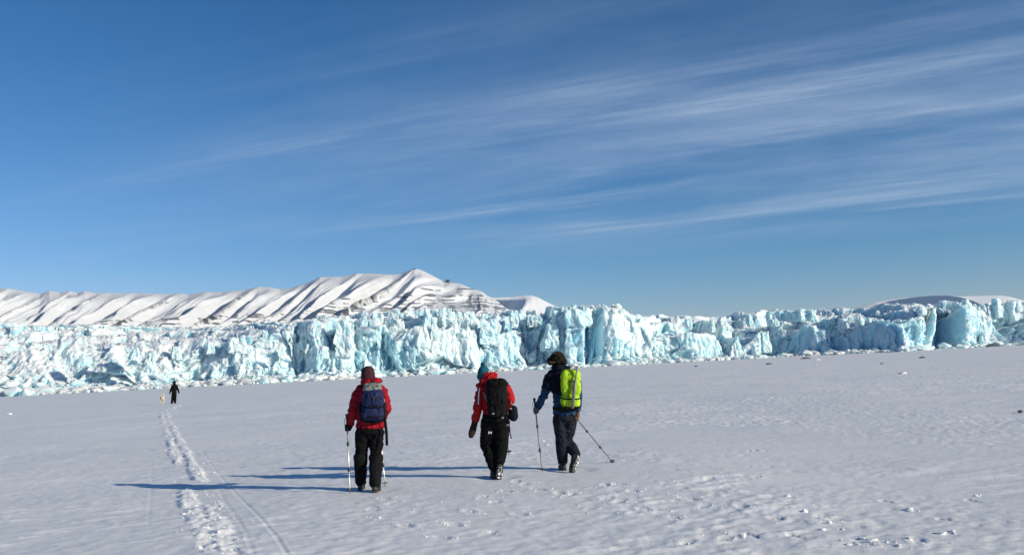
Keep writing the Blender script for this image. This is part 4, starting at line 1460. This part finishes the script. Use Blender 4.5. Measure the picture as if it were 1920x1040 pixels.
# trousers
s = Shape()
s.tube([J['hem'] + V3(0, 0, 0.06), mixp(J['hipL'], J['hipR'], 0.5)], [(0.18, 0.125), (0.195, 0.135)], 20)
for a in 'LR':
    s.tube([J['hip' + a] + V3(0, 0, 0.02), mixp(J['hip' + a], J['kn' + a], 0.5), J['kn' + a], mixp(J['kn' + a], J['an' + a], 0.5), J['an' + a] + V3(0, 0, 0.02)], [0.118, 0.112, 0.102, 0.084, 0.066])
tr = s.skin('trousers', C_BLACK, f2.root, 0.011, 4, 0.022, (9, 9, 11), 19)
# small white mark like an H lying on the left thigh
c = P(315, 602, -0.118)
s = Shape()
for dx in (-0.018, 0.018):
    s.tube([c + V3(dx - 0.004, 0, -0.016), c + V3(dx + 0.004, 0, 0.016)], [0.0055, 0.0055], 8)
s.tube([c + V3(-0.018, 0, 0), c + V3(0.018, 0, 0)], [0.005, 0.005], 8)
s.put('logo', M_WHITE, tr)
boot(f2, fl + V3(0.0, -0.09, 0.0), fl + V3(-0.03, 0.17, 0), J['anL'])
boot(f2, heel, toe + V3(0, 0, 0.012), J['anR'], caked=True)
# mitten on the hanging left hand
s = Shape()
s.tube([P(204, 505, 0.03), P(198, 540, 0.02), P(188, 575, 0.0), P(178, 612, -0.01), P(173, 634, -0.01)], [(0.050, 0.050), (0.046, 0.046), (0.052, 0.040), (0.052, 0.036), (0.040, 0.030)], 14)
s.tube([P(192, 562, 0.02), P(199, 590, 0.06), P(196, 606, 0.075)], [0.020, 0.018, 0.014], 10)
s.skin('mitten', C_MITT, f2.root, 0.009, 3, 0.010, (16, 16, 16), 15)
# pole carried forward in the right hand
tip2 = P(457, 772, 0.16)
top2 = P(428, 415, 0.42)
h2 = tip2 + (top2 - tip2) * 0.90
glove(f2, h2, top2 - tip2, J['wrR'], C_BLACK2)
trekking_pole(tip2 + f2.base, h2, top2 + f2.base, 'dark trekking pole almost hidden behind the black trousers of the middle hiker', M_DARKALU, M_DARKALU)

off = P(370, 490, -0.25)
bp = empty('backpack', f2.base + off)
tag(bp, 'black rucksack on the back of the middle hiker', 'backpack', 'backpacks carried by the hikers')
s = Shape()
s.ball(Q(368, 330, -0.22), (0.150, 0.11, 0.22), 0.6)
s.ball(Q(372, 430, -0.23), (0.145, 0.11, 0.10), 0.6)
s.skin('bag', C_BLACK2, bp, 0.010, 3, 0.024, (9, 9, 9), 31)
s = Shape().ball(Q(362, 235, -0.22), (0.150, 0.12, 0.075), 0.65)
s.tube([Q(395, 212, -0.2), Q(440, 238, -0.18)], [0.035, 0.03])
lid = s.skin('lid', C_BLACK, bp, 0.010, 3, 0.02, (12, 12, 12), 32)
s = Shape().ball(Q(352, 340, -0.325), (0.09, 0.03, 0.12), 0.6)
s.skin('front_pocket', C_BLACK, bp, 0.010, 3, 0.016, (12, 12, 12), 33)
strap([Q(270, 300, -0.12), Q(284, 340, -0.16), Q(298, 372, -0.19)], 0.016, 0.006, M_WEB, bp, 'compression_strap')
strap([Q(425, 330, -0.22), Q(424, 370, -0.23), Q(428, 400, -0.22)], 0.010, 0.006, C_RED2, bp, 'compression_strap')
for zx, zy in ((338, 460), (410, 490), (428, 455), (470, 422), (448, 545)):
    Shape().ball(Q(zx, zy, -0.35 if zx < 425 else -0.24), (0.018, 0.008, 0.012), 0.5).put('buckle', M_WEB, bp)
strap([Q(440, 430, -0.24), Q(448, 500, -0.22), Q(462, 560, -0.18), Q(466, 610, -0.17), Q(476, 645, -0.17)], 0.008, 0.006, C_BLACK2, bp)
s = Shape().tube([Q(268, 480, -0.05), Q(310, 500, -0.17), Q(370, 508, -0.20), Q(430, 500, -0.17), Q(458, 485, -0.05)], [(0.03, 0.04)] * 5, 12, (0, 1, 0))
s.skin('hip_belt', C_BLACK, bp, 0.010, 2)
for zx in (300, 405):
    strap([Q(zx, 245, -0.12), Q(zx, 228, 0.0), Q(zx, 280, 0.15), Q(zx, 370, 0.15), Q(zx, 430, 0.02)], 0.028, 0.010, C_BLACK, bp, 'shoulder_strap')
off = P(490, 515, -0.1)
pc = empty('pouch', f2.base + off)
tag(pc, 'round black pouch hanging beside the black rucksack', 'pouch')
Shape().ball(Q(490, 458, -0.1), (0.072, 0.07, 0.118), 0.85).skin('bag', C_NAVY, pc, 0.009, 2, 0.008, (14, 14, 14), 35)
strap([Q(470, 372, -0.1), Q(478, 385, -0.1), Q(486, 402, -0.1)], 0.008, 0.006, M_WEB, pc)
Shape().tube([Q(519, 425, -0.13), Q(524, 455, -0.13), Q(520, 488, -0.13)], [0.004] * 3, 6).put('zip', M_WEB, pc)

# ------------------------------------------------------------------ hiker with the lime pack
f3 = Figure((1062, 882.0), (960, 640), 3.852, 'person', 'hiker in blue jacket and brown fur hat, wearing a lime pack, on the right', HIKERS)
P = f3.P
J = dict(head=P(332, 138, 0.02), neck=P(345, 195, 0.02), chest=P(368, 275, 0.0), waist=P(384, 420, 0.0), hem=P(392, 518, 0.0),
         shL=P(276, 250, 0.03), elL=P(232, 385, 0.04), wrL=P(186, 474, 0.17), shR=P(450, 250, 0.0), elR=P(476, 385, -0.04), wrR=P(472, 500, -0.06),
         hipL=P(345, 560, 0.0), hipR=P(420, 560, 0.0), knL=P(358, 715, 0.06), knR=P(396, 720, 0.14))
fl = f3.G(368, 926)
J['anL'] = fl + V3(0, -0.03, 0.12)
toe = f3.G(440, 952)
heel = P(482, 832, -0.10)
J['anR'] = heel + V3(-0.03, 0.085, 0.03)
make_body(f3, J, (-0.3, 0.95, 0.0))
s = Shape()
s.tube([J['waist'] + V3(0, 0, 0.12), J['waist'], J['hem']], [(0.185, 0.125), (0.190, 0.13), (0.205, 0.145)], 20)
for a in 'LR':
    s.tube([mixp(J['sh' + a], J['el' + a], 0.3), mixp(J['sh' + a], J['el' + a], 0.6), J['el' + a], mixp(J['el' + a], J['wr' + a], 0.5), J['wr' + a]], [0.076, 0.074, 0.070, 0.064, 0.054])
s.tube([J['chest'], J['waist']], [(0.185, 0.12), (0.185, 0.125)], 20)
jk = s.skin('jacket', C_BLUE, f3.root, 0.011, 4, 0.022, (8, 8, 13), 44)
s = Shape()
s.tube([J['neck'] + V3(0, 0, -0.02), J['chest'] + V3(0, 0, 0.04), mixp(J['chest'], J['waist'], 0.62)], [(0.115, 0.10), (0.212, 0.14), (0.203, 0.138)], 20)
for a in 'LR':
    s.tube([J['neck'] + V3(0, 0, -0.06), J['sh' + a]], [0.098, 0.088])
    s.tube([J['sh' + a], mixp(J['sh' + a], J['el' + a], 0.62)], [0.090, 0.084])
s.skin('jacket_yoke', C_NAVY, jk, 0.011, 4, 0.018, (9, 9, 12), 45)
s = Shape()
c = P(345, 190, 0.0)
for i in range(9):
    t0, t1 = 2 * math.pi * i / 9, 2 * math.pi * (i + 1) / 9
    s.tube([c + V3(math.cos(t0) * 0.085, math.sin(t0) * 0.08, 0), c + V3(math.cos(t1) * 0.085, math.sin(t1) * 0.08, 0)], [0.050, 0.050])
s.ball(P(388, 192, -0.05), (0.075, 0.06, 0.035))
s.skin('hood', C_NAVY, f3.root, 0.009, 3, 0.016, (14, 14, 14), 46)
s = Shape()
s.tube([J['hem'] + V3(0, 0, 0.05), mixp(J['hipL'], J['hipR'], 0.5)], [(0.175, 0.125), (0.185, 0.13)], 20)
for a in 'LR':
    s.tube([J['hip' + a] + V3(0, 0, 0.02), mixp(J['hip' + a], J['kn' + a], 0.5), J['kn' + a], mixp(J['kn' + a], J['an' + a], 0.5), J['an' + a]], [0.112, 0.105, 0.094, 0.088, 0.074])
s.skin('trousers', C_NAVYTR, f3.root, 0.011, 4, 0.022, (9, 9, 11), 49)
boot(f3, fl + V3(0.02, -0.10, 0), fl + V3(-0.03, 0.17, 0), J['anL'])
boot(f3, heel, toe + V3(0, 0, 0.012), J['anR'], caked=True)
# fur hat with folded flaps
s = Shape().ball(P(328, 128, 0.02), (0.118, 0.125, 0.118))
s.ball(P(318, 140, 0.02), (0.130, 0.13, 0.062))
s.ball(P(276, 142, 0.04), (0.050, 0.08, 0.060))
s.ball(P(370, 145, 0.0), (0.050, 0.08, 0.062))
hat = s.skin('fur_hat', C_FUR, f3.root, 0.009, 2, 0.030, (38, 38, 38), 51)
s = Shape().tube([P(262, 148, -0.075), P(285, 152, -0.115), P(310, 152, -0.125)], [0.016, 0.018, 0.012], 8)
s.skin('fur_tuft', C_FURLIGHT, hat, 0.007, 1, 0.016, (50, 50, 50), 53)
s = Shape().tube([P(290, 92, -0.06), P(320, 84, -0.075)], [0.014, 0.012], 8)
s.skin('fur_tuft', C_FURLIGHT, hat, 0.007, 1, 0.016, (50, 50, 50), 52)
tipL = f3.G(220, 950)
topL = P(161, 412, 0.16)
hL = tipL + (topL - tipL) * 0.835
glove(f3, hL, topL - tipL, J['wrL'], C_GLOVEGREY)
trekking_pole(tipL + f3.base, hL, topL + f3.base, 'grey trekking pole planted left of the hiker with the lime pack', M_DARKALU, M_DARKALU)
tipR = f3.G(736, 882)
hR = P(464, 552, -0.06)
topR = hR + (hR - tipR) * 0.10
glove(f3, hR, topR - tipR, J['wrR'], C_GLOVEBROWN)
trekking_pole(tipR + f3.base, hR, topR + f3.base, 'grey trekking pole slanting out to the right of the lime pack', M_DARKALU, M_DARKALU, (0.34, 0.66))

off = P(424, 490, -0.25)
bp = empty('backpack', f3.base + off)
tag(bp, 'lime green rucksack with dark straps on the rightmost hiker', 'backpack', 'backpacks carried by the hikers')
s = Shape()
s.ball(Q(424, 300, -0.25), (0.152, 0.115, 0.205), 0.5)
s.ball(Q(420, 430, -0.25), (0.148, 0.115, 0.105), 0.5)
s.ball(Q(402, 226, -0.24), (0.095, 0.09, 0.050), 0.6)
s.ball(Q(455, 232, -0.24), (0.085, 0.09, 0.050), 0.6)
bag = s.skin('bag', C_LIME, bp, 0.010, 3, 0.016, (8, 8, 7), 61)
s = Shape().ball(Q(416, 478, -0.22), (0.150, 0.105, 0.035), 0.5)
s.skin('base', C_BLACK2, bp, 0.010, 2)
for zy, nm in ((411, 'compression_strap'), (470, 'compression_strap')):
    strap([Q(344, zy - 10, -0.28), Q(358, zy - 2, -0.355), Q(395, zy + 4, -0.374), Q(440, zy + 6, -0.374), Q(484, zy + 2, -0.355), Q(499, zy - 4, -0.28)], 0.006, 0.010, C_BLACK, bp, nm, (0, 1, 0))
for zx, zy in ((424, 288), (491, 290)):
    Shape().ball(Q(zx, zy, -0.37 if zx < 470 else -0.33), (0.016, 0.008, 0.018), 0.6).put('buckle', M_PLASTIC, bp)
Shape().tube([Q(412, 232, -0.355), Q(414, 300, -0.372), Q(410, 400, -0.372)], [(0.004, 0.003)] * 3, 6).put('seam', C_BLACK2, bp)
for zx in (375, 450):
    strap([Q(zx, 225, -0.14), Q(zx, 200, 0.0), Q(zx - 6, 260, 0.17), Q(zx, 360, 0.16), Q(zx, 440, 0.02)], 0.028, 0.010, C_BLACK2, bp, 'shoulder_strap')
s = Shape().tube([Q(300, 480, 0.0), Q(345, 492, -0.16), Q(400, 495, -0.2), Q(450, 488, -0.17), Q(490, 475, -0.02)], [(0.025, 0.03)] * 5, 12, (0, 1, 0))
s.skin('hip_belt', C_BLACK2, bp, 0.010, 2)
strap([Q(352, 452, -0.3), Q(345, 470, -0.32), Q(343, 500, -0.31)], 0.006, 0.005, C_BLACK, bp)
off = P(436, 482, -0.40)
ax = empty('tool_shaft', f3.base + off)
tag(ax, 'long grey shaft strapped upright to the lime rucksack', 'tool')
Shape().tube([Q(471, 188, -0.385), Q(456, 300, -0.395)], [0.013, 0.014], 10).put('upper_tube', M_WEB, ax)
Shape().tube([Q(457, 285, -0.398), Q(446, 380, -0.403), Q(436, 478, -0.405)], [(0.024, 0.016)] * 3, 12).put('lower_sleeve', plain('grey_sleeve', (0.13, 0.135, 0.14), 0.45, 0.3, 0.2), ax)
Shape().tube([Q(471, 192, -0.385), Q(472, 180, -0.385)], [0.018, 0.017], 10).put('end_cap', M_WEB, ax)

# ------------------------------------------------------------------ far walker and dog
f4 = Figure((325, 757.0), (270, 690), 10.4, 'person', 'distant walker all in black on the track near the dog', HIKERS)
P = f4.P
J = dict(head=P(594, 282, 0.02), neck=P(592, 318, 0.0), chest=P(590, 365, 0.0), waist=P(588, 430, 0.0), hem=P(588, 478, 0.0),
         shL=P(552, 345, 0.0), elL=P(524, 420, 0.0), wrL=P(506, 475, 0.05), shR=P(632, 342, 0.0), elR=P(662, 415, 0.0), wrR=P(678, 468, 0.05),
         hipL=P(566, 500, 0.0), hipR=P(608, 500, 0.0), knL=P(556, 595, 0.05), knR=P(606, 595, 0.05))
fl, fr = f4.G(542, 697), f4.G(604, 691)
J['anL'], J['anR'] = fl + V3(0, 0, 0.1), fr + V3(0, 0, 0.1)
make_body(f4, J, child_res=0.02)
s = Shape()
s.tube([J['neck'] + V3(0, 0, -0.03), J['chest'], J['waist'], J['hem']], [(0.11, 0.09), (0.19, 0.13), (0.185, 0.13), (0.20, 0.145)], 16)
for a in 'LR':
    s.tube([J['neck'] + V3(0, 0, -0.06), J['sh' + a]], [0.09, 0.085])
    s.tube([J['sh' + a], J['el' + a], J['wr' + a]], [0.085, 0.072, 0.058])
s.skin('jacket', C_BLACK2, f4.root, 0.018, 3, 0.02, (8, 8, 12), 71)
s = Shape().tube([J['hem'] + V3(0, 0, 0.05), mixp(J['hipL'], J['hipR'], 0.5)], [(0.18, 0.13), (0.19, 0.135)], 16)
for a in 'LR':
    s.tube([J['hip' + a], J['kn' + a], J['an' + a]], [0.11, 0.10, 0.085])
s.skin('trousers', C_BLACK, f4.root, 0.018, 3, 0.02, (8, 8, 12), 72)
for q in (fl, fr):
    boot(f4, q + V3(0, -0.1, 0), q + V3(0, 0.17, 0), q + V3(0, -0.02, 0.11))
for a, q in (('L', P(500, 492, 0.07)), ('R', P(684, 484, 0.07))):
    s = Shape().tube([J['wr' + a], mixp(J['wr' + a], q, 0.6), q + V3(0, 0, -0.04)], [0.045, 0.045, 0.03])
    s.tube([mixp(J['wr' + a], q, 0.3), q + V3(0.0, 0.06, 0.02)], [0.02, 0.016])
    s.skin('mitten', C_BLACK2, f4.root, 0.012, 2)
s = Shape().ball(J['head'] + V3(0, 0, 0.01), (0.098, 0.11, 0.125)).ball(P(592, 308, 0), (0.12, 0.11, 0.06))
s.skin('hood', C_BLACK, f4.root, 0.014, 2)

C_DOG = cloth('tan_dog_fur', (0.60, 0.54, 0.45), (0.46, 0.39, 0.31), 1.0, 12.0, 0.6)
C_DOGDARK = cloth('dark_dog_fur', (0.12, 0.085, 0.07), (0.06, 0.045, 0.04), 1.0, 12.0, 0.6)
g = on_ground(304.5, 757.0)
dog = empty('dog', g)
dog.rotation_euler = (0, 0, rad(14))
tag(dog, 'tan dog with raised tail walking beside the distant walker', 'dog')
s = Shape()
s.tube([(0, -0.28, 0.45), (0, -0.12, 0.47), (0, 0.10, 0.47), (0, 0.30, 0.46), (0, 0.38, 0.50)], [(0.085, 0.10), (0.105, 0.115), (0.11, 0.135), (0.12, 0.16), (0.10, 0.12)], 16)
s.tube([(0, 0.36, 0.52), (0, 0.46, 0.62), (0, 0.50, 0.68)], [0.085, 0.072, 0.065])
s.ball((0, 0.53, 0.70), (0.068, 0.085, 0.070))
s.tube([(0, 0.57, 0.69), (0, 0.68, 0.66)], [(0.04, 0.04), (0.027, 0.026)])
for q in (-1, 1):
    s.tube([(q * 0.045, 0.50, 0.75), (q * 0.055, 0.50, 0.83)], [(0.024, 0.016), (0.008, 0.006)], 8)
    # hind leg: thigh forward to the knee, back to the hock, upright shank, paw
    st = 0.10 * q
    s.tube([(q * 0.065, -0.20, 0.43), (q * 0.075, -0.14 + st, 0.31), (q * 0.075, -0.28 + st, 0.19), (q * 0.075, -0.26 + st, 0.05)], [0.075, 0.052, 0.026, 0.022], 10)
    s.tube([(q * 0.075, -0.27 + st, 0.025), (q * 0.075, -0.19 + st, 0.022)], [0.026, 0.024], 10)
    # fore leg
    s.tube([(q * 0.075, 0.30, 0.40), (q * 0.078, 0.27 - st, 0.28), (q * 0.078, 0.29 - st, 0.16), (q * 0.078, 0.28 - st, 0.04)], [0.055, 0.038, 0.026, 0.023], 10)
    s.tube([(q * 0.078, 0.275 - st, 0.024), (q * 0.078, 0.34 - st, 0.022)], [0.026, 0.024], 10)
s.tube([(0, -0.32, 0.50), (-0.03, -0.38, 0.60), (-0.08, -0.34, 0.70), (-0.11, -0.26, 0.72)], [0.035, 0.045, 0.045, 0.028], 10)
s.skin('body', C_DOG, dog, 0.013, 3, 0.012, (18, 18, 18), 81)
s = Shape().ball((-0.055, -0.10, 0.51), (0.075, 0.20, 0.075))
s.skin('dark_saddle', C_DOGDARK, dog, 0.014, 2, 0.012, (18, 18, 18), 82)

# ------------------------------------------------------------------ clear but not empty air
bm = bmesh.new()
bmesh.ops.create_cube(bm, size=1.0)
for v in bm.verts:
    v.co = (v.co.x * 44000.0, v.co.y * 44000.0, -60.0 if v.co.z < 0 else 760.0)
me = bpy.data.meshes.new('haze')
bm.to_mesh(me)
bm.free()
m = bpy.data.materials.new('thin_air')
m.use_nodes = True
m.node_tree.nodes.clear()
pv = m.node_tree.nodes.new('ShaderNodeVolumePrincipled')
pv.inputs['Color'].default_value = (0.56, 0.78, 1.0, 1)
pv.inputs['Density'].default_value = 2.6e-5
pv.inputs['Anisotropy'].default_value = 0.0
mo = m.node_tree.nodes.new('ShaderNodeOutputMaterial')
m.node_tree.links.new(pv.outputs[0], mo.inputs['Volume'])
tag(link('haze', me, m), 'thin pale air over the fjord and the far mountains', 'haze', kind='stuff')
